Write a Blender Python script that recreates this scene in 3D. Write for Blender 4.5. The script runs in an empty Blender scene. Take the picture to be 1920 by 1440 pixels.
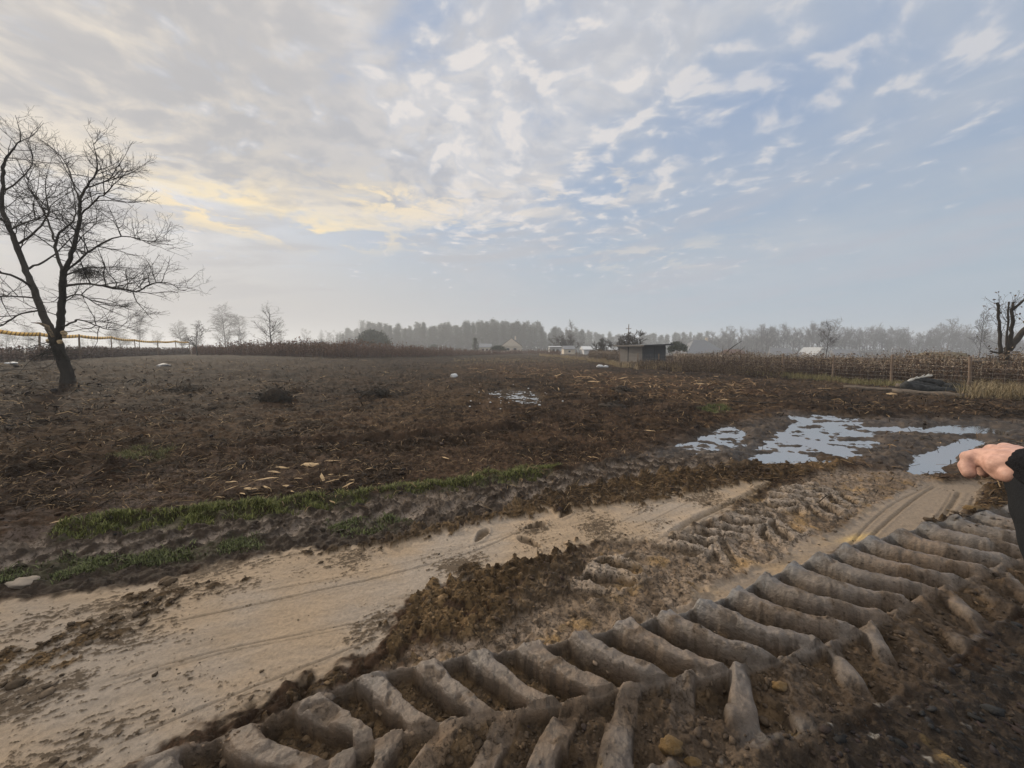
import bpy, math, random
import numpy as np
from mathutils import Vector, Matrix

S = bpy.context.scene
COL = S.collection
R = math.radians

# ------------------------------------------------------------------ camera
CAM_H = 1.75
PITCH = 5.15
cam_d = bpy.data.cameras.new("camera")
cam = bpy.data.objects.new("camera", cam_d)
COL.objects.link(cam)
cam.location = (0, 0, CAM_H)
cam.rotation_euler = (R(90 - PITCH), 0, 0)
cam_d.sensor_width = 36
cam_d.lens = 36 * 721 / 1920
cam_d.clip_start = 0.05
cam_d.clip_end = 6000
S.camera = cam

# ------------------------------------------------------------------ light, sky, exposure
SUN_AZ, SUN_EL = -46.0, 21.0
S.view_settings.view_transform = 'Standard'
S.view_settings.look = 'None'
S.view_settings.gamma = 1.0
S.view_settings.exposure = 0.0
S.cycles.use_denoising = True
S.cycles.volume_bounces = 3
S.cycles.max_bounces = 8
S.cycles.sample_clamp_indirect = 4

sun_d = bpy.data.lights.new("sun", 'SUN')
sun_d.energy = 3.4
sun_d.angle = R(5)
sun_d.color = (1.0, 0.86, 0.68)
sun = bpy.data.objects.new("sun", sun_d)
COL.objects.link(sun)
sdir = Vector((math.sin(R(SUN_AZ)) * math.cos(R(SUN_EL)), math.cos(R(SUN_AZ)) * math.cos(R(SUN_EL)), math.sin(R(SUN_EL))))
sun.rotation_euler = sdir.to_track_quat('Z', 'Y').to_euler()

W = bpy.data.worlds.new("World")
S.world = W
W.use_nodes = True


class NG:
    """tiny node-expression helper"""
    def __init__(self, nt):
        self.nt = nt

    def n(self, typ, **kw):
        nd = self.nt.nodes.new(typ)
        for k, v in kw.items():
            setattr(nd, k, v)
        return nd

    def put(self, sock, v):
        if isinstance(v, bpy.types.NodeSocket):
            self.nt.links.new(v, sock)
        else:
            if sock.type == 'RGBA' and len(v) == 3:
                v = tuple(v) + (1,)
            sock.default_value = v

    def m(self, op, a, b=0.0, c=None, clamp=False):
        nd = self.n('ShaderNodeMath', operation=op, use_clamp=clamp)
        self.put(nd.inputs[0], a)
        self.put(nd.inputs[1], b)
        if c is not None:
            self.put(nd.inputs[2], c)
        return nd.outputs[0]

    def ss(self, v, lo, hi, a=0.0, b=1.0):
        nd = self.n('ShaderNodeMapRange', interpolation_type='SMOOTHSTEP')
        self.put(nd.inputs[0], v)
        for i, x in enumerate((lo, hi, a, b)):
            self.put(nd.inputs[i + 1], x)
        return nd.outputs[0]

    def lin(self, v, lo, hi, a=0.0, b=1.0):
        nd = self.n('ShaderNodeMapRange')
        self.put(nd.inputs[0], v)
        for i, x in enumerate((lo, hi, a, b)):
            self.put(nd.inputs[i + 1], x)
        return nd.outputs[0]

    def mix(self, f, a, b, blend='MIX'):
        nd = self.n('ShaderNodeMix', data_type='RGBA', blend_type=blend, clamp_factor=True)
        self.put(nd.inputs[0], f)
        self.put(nd.inputs[6], a)
        self.put(nd.inputs[7], b)
        return nd.outputs[2]

    def noise(self, vec, scale, detail=5, rough=0.55, dist=0.0, out=0, lac=2.0):
        nd = self.n('ShaderNodeTexNoise')
        if vec is not None:
            self.put(nd.inputs['Vector'], vec)
        nd.inputs['Scale'].default_value = scale
        nd.inputs['Detail'].default_value = detail
        nd.inputs['Roughness'].default_value = rough
        nd.inputs['Lacunarity'].default_value = lac
        nd.inputs['Distortion'].default_value = dist
        return nd.outputs[out]

    def vec(self, x, y, z=0.0):
        nd = self.n('ShaderNodeCombineXYZ')
        self.put(nd.inputs[0], x)
        self.put(nd.inputs[1], y)
        self.put(nd.inputs[2], z)
        return nd.outputs[0]


def pix_dir(u, v):
    p = R(PITCH)
    x = (u - 960) / 721
    d = (v - 720) / 721
    return np.array((x, math.cos(p) - d * math.sin(p), -(math.sin(p) + d * math.cos(p))))


def sky_az_el(u, v):
    d = pix_dir(u, v)
    return math.atan2(d[0], d[1]), math.asin(d[2] / np.linalg.norm(d))


def build_sky():
    nt = W.node_tree
    nt.nodes.clear()
    g = NG(nt)
    tc = g.n('ShaderNodeTexCoord')
    sp = g.n('ShaderNodeSeparateXYZ')
    g.put(sp.inputs[0], tc.outputs['Generated'])
    x, y, z = sp.outputs
    zc = g.m('MAXIMUM', z, 0.0)
    az = g.m('ARCTAN2', x, y)
    el = g.m('ARCSINE', zc)
    # cloud layer coordinates: a flat sheet overhead
    pz = g.m('ADD', zc, 0.14)
    px, py = g.m('DIVIDE', x, pz), g.m('DIVIDE', y, pz)
    P = g.vec(px, py, 0.0)
    # slanted streak direction (clouds drawn out up-left to down-right of the sheet)
    a = R(28)
    sx = g.m('ADD', g.m('MULTIPLY', px, math.cos(a)), g.m('MULTIPLY', py, math.sin(a)))
    sy = g.m('SUBTRACT', g.m('MULTIPLY', py, math.cos(a)), g.m('MULTIPLY', px, math.sin(a)))
    PS = g.vec(g.m('MULTIPLY', sx, 1.0), g.m('MULTIPLY', sy, 0.45), 3.1)

    def blob(u, v, ru, rv):
        A, E = sky_az_el(u, v)
        da = g.m('DIVIDE', g.m('SUBTRACT', az, A), ru)
        de = g.m('DIVIDE', g.m('SUBTRACT', el, E), rv)
        r2 = g.m('ADD', g.m('MULTIPLY', da, da), g.m('MULTIPLY', de, de))
        return g.m('EXPONENT', g.m('MULTIPLY', r2, -1.0))

    def total(lst):
        t = lst[0]
        for k in lst[1:]:
            t = g.m('ADD', t, k)
        return t

    # clear sky
    nish = g.n('ShaderNodeTexSky', sky_type='NISHITA')
    nish.sun_disc = False
    nish.sun_elevation = R(SUN_EL)
    nish.sun_rotation = R(SUN_AZ)
    nish.air_density = 1.0
    nish.dust_density = 1.5
    right = g.ss(az, -0.75, 0.7)
    blue = g.mix(g.ss(el, 0.0, 0.62), (4.2, 5.05, 6.0), (3.3, 4.3, 6.2))
    clear = g.mix(0.82, nish.outputs[0], blue)
    hor = g.mix(right, (5.25, 5.0, 4.85), (3.9, 4.75, 5.6))
    base = g.mix(g.ss(el, 0.04, 0.34), hor, clear)
    # coordinates of the cloud sheet, slightly swirled
    wv = g.noise(P, 1.1, 3, 0.5, 0.0, out=1)
    wob = g.n('ShaderNodeVectorMath', operation='MULTIPLY_ADD')
    g.put(wob.inputs[0], wv)
    wob.inputs[1].default_value = (0.5, 0.5, 0.0)
    g.put(wob.inputs[2], P)
    PW = wob.outputs[0]
    big = g.noise(PS, 0.75, 6, 0.55, 0.4)
    mid = g.noise(PW, 2.3, 8, 0.58, 0.25)
    small = g.noise(PW, 6.2, 7, 0.56, 0.3)
    # 1. thin even veil, all over
    veil = g.m('MULTIPLY', g.ss(g.m('ADD', g.m('MULTIPLY', big, .6), g.m('MULTIPLY', mid, .4)), 0.36, 0.66), g.ss(el, 0.04, 0.2))
    veil = g.m('MULTIPLY', veil, g.ss(az, .9, .1, .84, .88))
    vcol = g.mix(right, (5.4, 5.3, 5.4), (4.75, 5.2, 5.85))
    col = g.mix(veil, base, vcol)
    # 2. broken middle cloud: left mostly covered, right in patches
    cover = g.m('ADD', g.lin(az, -0.6, 0.30, 0.20, 0.03), g.ss(az, .25, .8, 0, -.045))
    low = g.ss(el, 0.19, 0.36, -0.36, 0.0)
    low = g.m('ADD', low, g.m('MULTIPLY', blob(640, 330, 0.40, 0.10), 0.15))
    hole = g.m('MULTIPLY', total([blob(800, 40, 0.09, 0.10), g.m('MULTIPLY', blob(1230, 330, 0.24, 0.10), .75), blob(330, 400, 0.13, 0.05),
            g.m('MULTIPLY', blob(620, 150, .13, .07), .5), g.m('MULTIPLY', blob(1500, 110, .2, .09), .7), g.m('MULTIPLY', blob(1650, 330, .22, .16), .7)]), -0.15)
    mass = g.m('ADD', g.m('MULTIPLY', big, .40), g.m('ADD', g.m('MULTIPLY', mid, .38), g.m('MULTIPLY', small, .22)))
    dv = g.m('ADD', g.m('ADD', mass, cover), g.m('ADD', low, hole))
    deck = g.m('MULTIPLY', g.ss(dv, 0.47, 0.60), g.ss(az, 0.75, -0.1, 0.55, 0.95))
    warm = g.ss(az, 0.1, -0.7)
    dgrey = g.mix(warm, (4.5, 4.75, 5.4), (4.85, 4.75, 4.8))
    dlite = g.mix(warm, (6.7, 6.6, 6.7), (8.0, 7.3, 6.55))
    sh_ = g.m('ADD', g.m('MULTIPLY', g.noise(PS, 1.5, 6, .58, .4), .41), g.m('ADD', g.m('MULTIPLY', g.noise(PW, 4.2, 7, .6, .2), .33), g.m('MULTIPLY', g.noise(PW, 10.0, 5, .5, .2), .26)))
    # the sheet's thin rims let the light through, its thick parts are grey
    thick = g.ss(dv, 0.54, 0.78)
    lit = g.m('ADD', g.m('MULTIPLY', g.ss(sh_, .45, .58), .85), g.m('MULTIPLY', g.m('SUBTRACT', 1.0, thick), .38), clamp=True)
    lit = g.m('MULTIPLY', lit, g.m('SUBTRACT', 1.0, g.m('MULTIPLY', g.m('MINIMUM', total([blob(560, 200, .26, .13), blob(620, 330, .22, .04)]), 1.0), .55)))
    dcol = g.mix(lit, dgrey, dlite)
    # glow where the low sun stands behind the sheet
    glow = g.m('MINIMUM', total([blob(410, 375, 0.11, 0.05), g.m('MULTIPLY', blob(560, 415, 0.22, 0.035), 0.6), g.m('MULTIPLY', blob(760, 380, 0.22, 0.05), 0.65),
                  g.m('MULTIPLY', blob(200, 100, 0.2, 0.16), 0.35), g.m('MULTIPLY', blob(100, 330, 0.12, 0.08), 0.2)]), 1.0)
    rim = g.m('MULTIPLY', g.ss(dv, 0.46, 0.52), g.ss(dv, 0.68, 0.56))
    gl = g.m('MULTIPLY', g.m('MAXIMUM', rim, g.m('MULTIPLY', g.ss(sh_, .47, .60), .8)), glow)
    gcol = g.mix(g.ss(az, -0.45, 0.0), (9.4, 7.9, 5.3), (8.2, 7.4, 6.4))
    dcol = g.mix(g.m('MULTIPLY', gl, 0.95), dcol, gcol)
    col = g.mix(deck, col, dcol)
    # 3. small bright puffs in the blue, centre and top right
    reg = g.m('MINIMUM', total([blob(1080, 190, 0.42, 0.32), blob(1010, 390, 0.25, 0.10), g.m('MULTIPLY', blob(1600, 110, 0.30, 0.14), 0.9),
                 g.m('MULTIPLY', blob(880, 90, 0.25, 0.2), 0.9), g.m('MULTIPLY', blob(1880, 40, 0.1, 0.1), 0.8)]), 1.0)
    pn = g.m('ADD', g.m('MULTIPLY', g.noise(PW, 8.5, 5, .5, .15), .74), g.m('MULTIPLY', g.noise(PS, 1.3, 4, .5, .2), .3))
    pv = g.m('ADD', pn, g.m('MULTIPLY', g.m('SUBTRACT', reg, 1.0), 0.14))
    puff = g.m('MULTIPLY', g.ss(pv, 0.44, 0.61), g.ss(el, .10, .20))
    col = g.mix(g.m('MULTIPLY', puff, g.ss(az, .7, .1, .55, .85)), col, g.mix(g.ss(pv, .49, .61), (5.2, 5.6, 6.4), (7.9, 7.5, 7.3)))
    # 4. long low bars and lit scraps above the haze
    PL = g.vec(g.m('MULTIPLY', az, 2.6), g.m('ADD', g.m('MULTIPLY', el, 17.0), g.m('MULTIPLY', az, -1.6)), 7.7)
    ln = g.noise(PL, 1.6, 7, 0.56, 0.35)
    lowb = g.m('MULTIPLY', g.ss(ln, 0.46, 0.66), g.m('MULTIPLY', g.ss(el, 0.03, 0.12), g.ss(el, 0.46, 0.22)))
    col = g.mix(g.m('MULTIPLY', lowb, 0.6), col, g.mix(right, (5.0, 4.85, 4.9), (4.45, 4.75, 5.5)))
    PB = g.vec(g.m('MULTIPLY', az, 4.6), g.m('MULTIPLY', el, 15.0), 2.2)
    bn = g.noise(PB, 1.8, 8, 0.6, 0.4)
    breg = g.m('MINIMUM', total([blob(560, 432, 0.26, 0.028), blob(740, 375, 0.16, 0.035), g.m('MULTIPLY', blob(900, 400, 0.16, 0.045), 0.8), g.m('MULTIPLY', blob(395, 368, 0.09, 0.035), 1.1),
             g.m('MULTIPLY', blob(1100, 350, 0.15, 0.05), .7), g.m('MULTIPLY', blob(1220, 480, 0.22, 0.035), .55)]), 1.0)
    bb = g.m('MULTIPLY', g.ss(bn, 0.48, 0.60), breg)
    col = g.mix(g.m('MULTIPLY', bb, 0.9), col, g.mix(g.ss(az, -0.5, -0.05), (10.0, 8.1, 5.0), (8.0, 7.2, 6.3)))
    # unseen sky overhead and behind, boosted to throw more light on the ground
    up = g.m('MULTIPLY', g.ss(z, 0.70, 0.95), ZENITH_FILL)
    back = g.m('MULTIPLY', g.m('MULTIPLY', g.ss(y, -0.05, -0.6), g.ss(z, 0.0, 0.3)), BACK_FILL)
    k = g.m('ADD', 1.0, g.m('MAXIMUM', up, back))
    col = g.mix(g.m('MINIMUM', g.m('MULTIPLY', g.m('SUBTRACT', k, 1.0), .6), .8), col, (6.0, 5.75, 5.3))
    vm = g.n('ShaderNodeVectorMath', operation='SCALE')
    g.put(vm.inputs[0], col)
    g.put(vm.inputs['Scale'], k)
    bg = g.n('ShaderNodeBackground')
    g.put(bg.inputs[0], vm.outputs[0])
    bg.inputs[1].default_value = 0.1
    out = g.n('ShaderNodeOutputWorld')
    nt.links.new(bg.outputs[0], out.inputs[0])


ZENITH_FILL, BACK_FILL = 1.75, 0.6
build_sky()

# ------------------------------------------------------------------ helpers
rng = np.random.default_rng(7)
random.seed(7)


def tag(o, label=None, cat=None, group=None, kind=None):
    if label:
        o['label'] = label
    if cat:
        o['category'] = cat
    if group:
        o['group'] = group
    if kind:
        o['kind'] = kind
    return o


def empty(name, loc, label, cat, group=None, rz=0.0):
    o = bpy.data.objects.new(name, None)
    o.empty_display_size = 0.2
    COL.objects.link(o)
    o.location = loc
    o.rotation_euler = (0, 0, rz)
    return tag(o, label, cat, group)


def mesh_np(name, V, F, mat=None, parent=None, tint=None, smooth=False, extra=None):
    """V (n,3); F array or list of arrays (m,k); tint (n,3)"""
    if not isinstance(F, list):
        F = [F]
    F = [np.asarray(f, np.int32) for f in F if len(f)]
    me = bpy.data.meshes.new(name)
    me.vertices.add(len(V))
    me.vertices.foreach_set("co", np.asarray(V, np.float32).ravel())
    idx = np.concatenate([f.ravel() for f in F])
    tot = np.concatenate([np.full(len(f), f.shape[1], np.int32) for f in F])
    start = np.concatenate([[0], np.cumsum(tot)[:-1]]).astype(np.int32)
    me.loops.add(len(idx))
    me.loops.foreach_set("vertex_index", idx)
    me.polygons.add(len(tot))
    me.polygons.foreach_set("loop_start", start)
    me.polygons.foreach_set("loop_total", tot)
    if smooth:
        me.polygons.foreach_set("use_smooth", np.ones(len(tot), bool))
    if tint is not None:
        ca = me.color_attributes.new("tint", 'FLOAT_COLOR', 'POINT')
        c = np.ones((len(V), 4), np.float32)
        c[:, :3] = tint
        ca.data.foreach_set("color", c.ravel())
    for k, arr in (extra or {}).items():
        at = me.attributes.new(k, 'FLOAT', 'POINT')
        at.data.foreach_set("value", np.asarray(arr, np.float32))
    me.update(calc_edges=True)
    me.validate()
    if mat:
        me.materials.append(mat)
    o = bpy.data.objects.new(name, me)
    COL.objects.link(o)
    if parent:
        o.parent = parent
    return o


class MB:
    """collects shapes; build() links them as ONE mesh object"""
    def __init__(self):
        self.v, self.f = [], []

    def add(self, vs, fs):
        n = len(self.v)
        self.v += [tuple(p) for p in vs]
        self.f += [tuple(i + n for i in f) for f in fs]
        return self

    def box(self, c, s, rz=0.0, M=None):
        cx, cy, cz = c
        hx, hy, hz = s[0] / 2, s[1] / 2, s[2] / 2
        pts = [(-hx, -hy, -hz), (hx, -hy, -hz), (hx, hy, -hz), (-hx, hy, -hz), (-hx, -hy, hz), (hx, -hy, hz), (hx, hy, hz), (-hx, hy, hz)]
        ca, sa = math.cos(rz), math.sin(rz)
        if M is None:
            pts = [(cx + a * ca - b * sa, cy + a * sa + b * ca, cz + d) for a, b, d in pts]
        else:
            pts = [tuple(M @ Vector(p) + Vector(c)) for p in pts]
        return self.add(pts, [(0, 3, 2, 1), (4, 5, 6, 7), (0, 1, 5, 4), (1, 2, 6, 5), (2, 3, 7, 6), (3, 0, 4, 7)])

    def tube(self, pts, rad, sides=6, cap=True):
        pts = [np.asarray(p, float) for p in pts]
        n = len(pts)
        if np.isscalar(rad):
            rad = [rad] * n
        vs, fs = [], []
        ref = np.array((0.3, 0.2, 1.0))
        for i in range(n):
            t = pts[min(i + 1, n - 1)] - pts[max(i - 1, 0)]
            t = t / (np.linalg.norm(t) + 1e-9)
            a = np.cross(t, ref)
            if np.linalg.norm(a) < 0.1:
                a = np.cross(t, (1, 0, 0))
            a /= np.linalg.norm(a)
            b = np.cross(t, a)
            for k in range(sides):
                q = 2 * math.pi * k / sides
                vs.append(pts[i] + rad[i] * (math.cos(q) * a + math.sin(q) * b))
        for i in range(n - 1):
            for k in range(sides):
                k2 = (k + 1) % sides
                fs.append((i * sides + k, i * sides + k2, (i + 1) * sides + k2, (i + 1) * sides + k))
        if cap:
            fs.append(tuple(range(sides - 1, -1, -1)))
            fs.append(tuple(range((n - 1) * sides, n * sides)))
        return self.add(vs, fs)

    def lump(self, c, s, seed=0, sub=2, rough=0.2):
        V, F = ico(sub)
        q = np.random.default_rng(seed)
        off = q.random(3) * 20
        n = vnoise3(V * 1.6 + off) * rough * 2 + vnoise3(V * 4 + off) * rough
        P = V * (1 + n)[:, None] * np.asarray(s) + np.asarray(c)
        return self.add(P, F)

    def build(self, name, mat=None, parent=None, smooth=False, bevel=0):
        me = bpy.data.meshes.new(name)
        me.from_pydata(self.v, [], self.f)
        me.update()
        if smooth:
            me.polygons.foreach_set("use_smooth", np.ones(len(me.polygons), bool))
        if mat:
            me.materials.append(mat)
        o = bpy.data.objects.new(name, me)
        COL.objects.link(o)
        if parent:
            o.parent = parent
        if bevel:
            b = o.modifiers.new("bevel", 'BEVEL')
            b.width = bevel
            b.segments = 2
        return o


_ico = {}


def ico(sub):
    if sub not in _ico:
        import bmesh
        bm = bmesh.new()
        bmesh.ops.create_icosphere(bm, subdivisions=sub, radius=1)
        _ico[sub] = (np.array([v.co[:] for v in bm.verts]), [tuple(v.index for v in f.verts) for f in bm.faces])
        bm.free()
    return _ico[sub]


# noise ---------------------------------------------------------------
def _h(ix, iy, seed):
    n = (ix.astype(np.int64) * 374761393 + iy.astype(np.int64) * 668265263 + seed * 1274126177) & 0xffffffff
    n = ((n ^ (n >> 13)) * 1274126177) & 0xffffffff
    return (n ^ (n >> 16)).astype(np.float64) / 4294967296.0


def gn(x, y, seed=0):
    x0, y0 = np.floor(x), np.floor(y)
    fx, fy = x - x0, y - y0
    ux, uy = fx * fx * fx * (fx * (fx * 6 - 15) + 10), fy * fy * fy * (fy * (fy * 6 - 15) + 10)
    r = []
    for dy in (0, 1):
        for dx in (0, 1):
            a = _h(x0 + dx, y0 + dy, seed) * 6.2831853
            r.append(np.cos(a) * (fx - dx) + np.sin(a) * (fy - dy))
    return 1.5 * ((r[0] * (1 - ux) + r[1] * ux) * (1 - uy) + (r[2] * (1 - ux) + r[3] * ux) * uy)


def fbm(x, y, s, octv=4, seed=0, gain=0.5):
    t, a, n = 0.0, 1.0, 0.0
    for i in range(octv):
        k = (2.03 ** i) / s
        t = t + a * gn(x * k + 17.3 * i, y * k - 9.1 * i, seed + i)
        n += a
        a *= gain
    return t / n


def ridged(x, y, s, octv=3, seed=0):
    t, a, n = 0.0, 1.0, 0.0
    for i in range(octv):
        k = (2.03 ** i) / s
        t = t + a * (1 - 2 * np.abs(gn(x * k + 7.3 * i, y * k - 3.1 * i, seed + i)))
        n += a
        a *= 0.5
    return t / n


def worley(x, y, s, seed=0, two=False):
    x, y = x / s, y / s
    x0, y0 = np.floor(x), np.floor(y)
    best = np.full(x.shape, 9.0)
    sec = np.full(x.shape, 9.0)
    for dy in (-1, 0, 1):
        for dx in (-1, 0, 1):
            px = x0 + dx + _h(x0 + dx, y0 + dy, seed)
            py = y0 + dy + _h(x0 + dx, y0 + dy, seed + 57)
            d = (px - x) ** 2 + (py - y) ** 2
            sec = np.minimum(sec, np.maximum(best, d))
            best = np.minimum(best, d)
    if two:
        return np.sqrt(best), np.sqrt(sec)
    return np.sqrt(best)


def vnoise3(P):
    return (gn(P[:, 0] + P[:, 2] * 0.71, P[:, 1] - P[:, 2] * 0.53, 3) + gn(P[:, 1] + 5 + P[:, 0] * 0.31, P[:, 2] * 1.1 + 2, 8)) * 0.5


def sst(a, b, v):
    t = np.clip((v - a) / (b - a), 0, 1)
    return t * t * (3 - 2 * t)


def lerp(a, b, t):
    return a + (b - a) * t


# pixel -> world --------------------------------------------------------
def macro(x, y):
    r = np.hypot(x, y)
    a = 0.95 * sst(9, 38, r) * sst(4, -26, x)
    b = 0.45 * sst(42, 90, y)
    return np.maximum(a, b) - 3.4 * sst(62, 118, y) * sst(22, 70, x)


def at(u, v, z=None):
    """point where the photograph's pixel meets the ground"""
    d = pix_dir(u, v)
    zz = 0.0 if z is None else z
    for _ in range(14):
        t = (CAM_H - zz) / -d[2]
        p = d * t
        if z is not None:
            break
        zz = 0.5 * zz + 0.5 * float(macro(p[0], p[1]))
    return np.array((p[0], p[1], zz))


def at_y(u, dist):
    """ground point below pixel column u at forward distance dist"""
    x = (u - 960) / 721 * dist / math.cos(R(PITCH))
    return np.array((x, dist, float(macro(np.float64(x), np.float64(dist)))))


def up_to(v, p):
    """height above p's ground of pixel row v at p's distance"""
    d = pix_dir(960, v)
    return CAM_H + d[2] / d[1] * p[1] - p[2]


def poly(pts):
    return np.array([at(u, v, 0.0)[:2] for u, v in pts])


def sdist(P, x, y):
    """signed distance to polygon P (negative inside)"""
    d = np.full(x.shape, 1e9)
    ins = np.zeros(x.shape, bool)
    n = len(P)
    for i in range(n):
        ax, ay = P[i]
        bx, by = P[(i + 1) % n]
        ex, ey = bx - ax, by - ay
        wx, wy = x - ax, y - ay
        t = np.clip((wx * ex + wy * ey) / (ex * ex + ey * ey + 1e-12), 0, 1)
        d = np.minimum(d, (wx - ex * t) ** 2 + (wy - ey * t) ** 2)
        c = ((ay <= y) & (by > y)) | ((by <= y) & (ay > y))
        with np.errstate(divide='ignore', invalid='ignore'):
            xi = ax + (y - ay) / (ey if abs(ey) > 1e-9 else 1e-9) * ex
        ins ^= c & (x < xi)
    d = np.sqrt(d)
    return np.where(ins, -d, d)


def along(L, x, y):
    """(s, t) coordinates along polyline L; t positive to the left of travel"""
    best = np.full(x.shape, 1e9)
    s = np.zeros(x.shape)
    t = np.zeros(x.shape)
    acc = 0.0
    n = len(L) - 1
    for i in range(n):
        ax, ay = L[i]
        bx, by = L[i + 1]
        ex, ey = bx - ax, by - ay
        ln = math.hypot(ex, ey)
        ex, ey = ex / ln, ey / ln
        wx, wy = x - ax, y - ay
        q = wx * ex + wy * ey
        lo = -1e9 if i == 0 else 0
        hi = 1e9 if i == n - 1 else ln
        qc = np.clip(q, lo, hi)
        dx, dy = wx - ex * qc, wy - ey * qc
        d = dx * dx + dy * dy
        b = d < best
        best = np.where(b, d, best)
        s = np.where(b, acc + qc, s)
        t = np.where(b, np.sign(ex * wy - ey * wx) * np.sqrt(d), t)
        acc += ln
    return s, t


def smooth_line(P, n=6):
    """Catmull-Rom through the points"""
    P = np.asarray(P, float)
    Q = np.vstack([2 * P[0] - P[1], P, 2 * P[-1] - P[-2]])
    out = []
    for i in range(1, len(Q) - 2):
        for k in range(n):
            t = k / n
            a, b, c, d = Q[i - 1], Q[i], Q[i + 1], Q[i + 2]
            out.append(0.5 * (2 * b + (c - a) * t + (2 * a - 5 * b + 4 * c - d) * t * t + (3 * b - a - 3 * c + d) * t ** 3))
    out.append(P[-1])
    return np.array(out)


# materials -------------------------------------------------------------
_mats = {}


def mat(name, col, rough=0.85, var=0.25, scale=6.0, bump=0.0, bscale=None, spec=0.3, metal=0.0, stretch=None, tint=False, col2=None):
    if name in _mats:
        return _mats[name]
    m = bpy.data.materials.new(name)
    m.use_nodes = True
    nt = m.node_tree
    g = NG(nt)
    b = nt.nodes['Principled BSDF']
    tc = g.n('ShaderNodeTexCoord')
    vec = tc.outputs['Object']
    if stretch:
        mp = g.n('ShaderNodeMapping')
        g.put(mp.inputs[0], vec)
        mp.inputs['Scale'].default_value = stretch
        vec = mp.outputs[0]
    nz = g.noise(vec, scale, 6, 0.6)
    if tint:
        at_ = g.n('ShaderNodeAttribute', attribute_name='tint')
        base = at_.outputs['Color']
    else:
        base = tuple(col)
    if col2 is not None:
        base = g.mix(g.ss(nz, 0.4, 0.62), base, tuple(col2))
    f = g.lin(nz, 0.25, 0.75, 1 - var, 1 + var)
    vm = g.n('ShaderNodeVectorMath', operation='SCALE')
    if isinstance(base, tuple):
        vm.inputs[0].default_value = base[:3]
    else:
        g.put(vm.inputs[0], base)
    g.put(vm.inputs['Scale'], f)
    g.put(b.inputs['Base Color'], vm.outputs[0])
    b.inputs['Roughness'].default_value = rough
    b.inputs['Metallic'].default_value = metal
    b.inputs['Specular IOR Level'].default_value = spec
    if bump:
        bn = g.noise(vec, bscale or scale * 3, 5, 0.6)
        bp = g.n('ShaderNodeBump')
        bp.inputs['Strength'].default_value = 1.0
        bp.inputs['Distance'].default_value = bump
        g.put(bp.inputs['Height'], bn)
        g.put(b.inputs['Normal'], bp.outputs[0])
    _mats[name] = m
    return m

# ------------------------------------------------------------------ the ground
PX = {}
PX['sand'] = [(-300, 1400), (-150, 1200), (0, 1128), (200, 1108), (400, 1062), (560, 1032), (730, 1018), (860, 993), (960, 958), (1080, 925),
              (1250, 915), (1390, 900), (1445, 903), (1310, 985), (1240, 1012), (1120, 1012), (1010, 1050), (900, 1068), (815, 1110), (735, 1135),
              (715, 1195), (640, 1245), (560, 1285), (430, 1345), (200, 1450), (60, 1600), (-900, 1600)]
PX['clod_left'] = [(-120, 1330), (-60, 1240), (60, 1195), (190, 1135), (330, 1080), (500, 1066), (520, 1080), (400, 1112), (265, 1190), (130, 1262), (0, 1325)]
PX['clod_mid'] = [(745, 1150), (800, 1095), (880, 1062), (990, 1040), (1080, 1015), (1110, 1050), (1040, 1125), (910, 1195), (810, 1240), (700, 1245), (690, 1215)]
PX['clod_up'] = [(890, 975), (960, 945), (1080, 910), (1250, 878), (1400, 868), (1540, 845), (1640, 858), (1560, 885), (1420, 905), (1250, 938), (1110, 952), (1000, 975)]
PX['clod_edge'] = [(560, 1035), (700, 1010), (800, 985), (900, 965), (960, 950), (950, 975), (870, 1000), (740, 1022), (600, 1040)]
PX['clod_right'] = [(1832, 890), (1900, 885), (2150, 880), (2150, 1010), (1930, 985), (1850, 965), (1760, 985), (1700, 1003), (1680, 1000), (1800, 965), (1842, 925)]
PX['clod_low'] = [(430, 1390), (560, 1300), (690, 1240), (740, 1262), (640, 1310), (520, 1370), (400, 1425), (300, 1450)]
PX['midmud'] = [(1000, 1080), (1130, 1012), (1300, 995), (1430, 925), (1560, 880), (1720, 880), (1760, 900), (1640, 960), (1500, 1040), (1380, 1095),
                (1290, 1155), (1060, 1212), (880, 1240), (720, 1272), (800, 1215), (900, 1180)]
PX['strip'] = [(1180, 1200), (1330, 1105), (1480, 1030), (1590, 978), (1690, 918), (1740, 902), (1850, 900), (1835, 945), (1800, 965), (1700, 1000), (1560, 1042), (1440, 1095), (1290, 1158)]
PX['oldtrack'] = [(-250, 1120), (-200, 1050), (0, 1020), (200, 990), (480, 962), (700, 930), (900, 902), (1060, 885), (1270, 838), (1420, 825), (1420, 880), (1200, 892),
                  (1060, 925), (950, 955), (860, 992), (720, 1018), (560, 1032), (400, 1060), (200, 1105), (0, 1125)]
PX['grass_a'] = [(105, 1000), (140, 985), (240, 972), (330, 957), (480, 940), (640, 925), (695, 920), (680, 945), (600, 952), (470, 966), (330, 988), (200, 1002), (130, 1012)]
PX['grass_b'] = [(690, 925), (800, 905), (880, 892), (1000, 878), (1050, 880), (1035, 892), (930, 906), (860, 914), (740, 930)]
PX['grass_c'] = [(-60, 1085), (0, 1072), (100, 1054), (250, 1046), (400, 1020), (490, 1008), (475, 1030), (330, 1050), (200, 1070), (60, 1092), (-40, 1100)]
PX['grass_d'] = [(620, 985), (700, 972), (760, 975), (720, 995), (640, 1003)]
PX['grass_e'] = [(190, 862), (260, 842), (330, 845), (300, 868), (220, 876)]
PX['grass_f'] = [(1310, 770), (1350, 762), (1370, 770), (1340, 780)]
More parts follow.
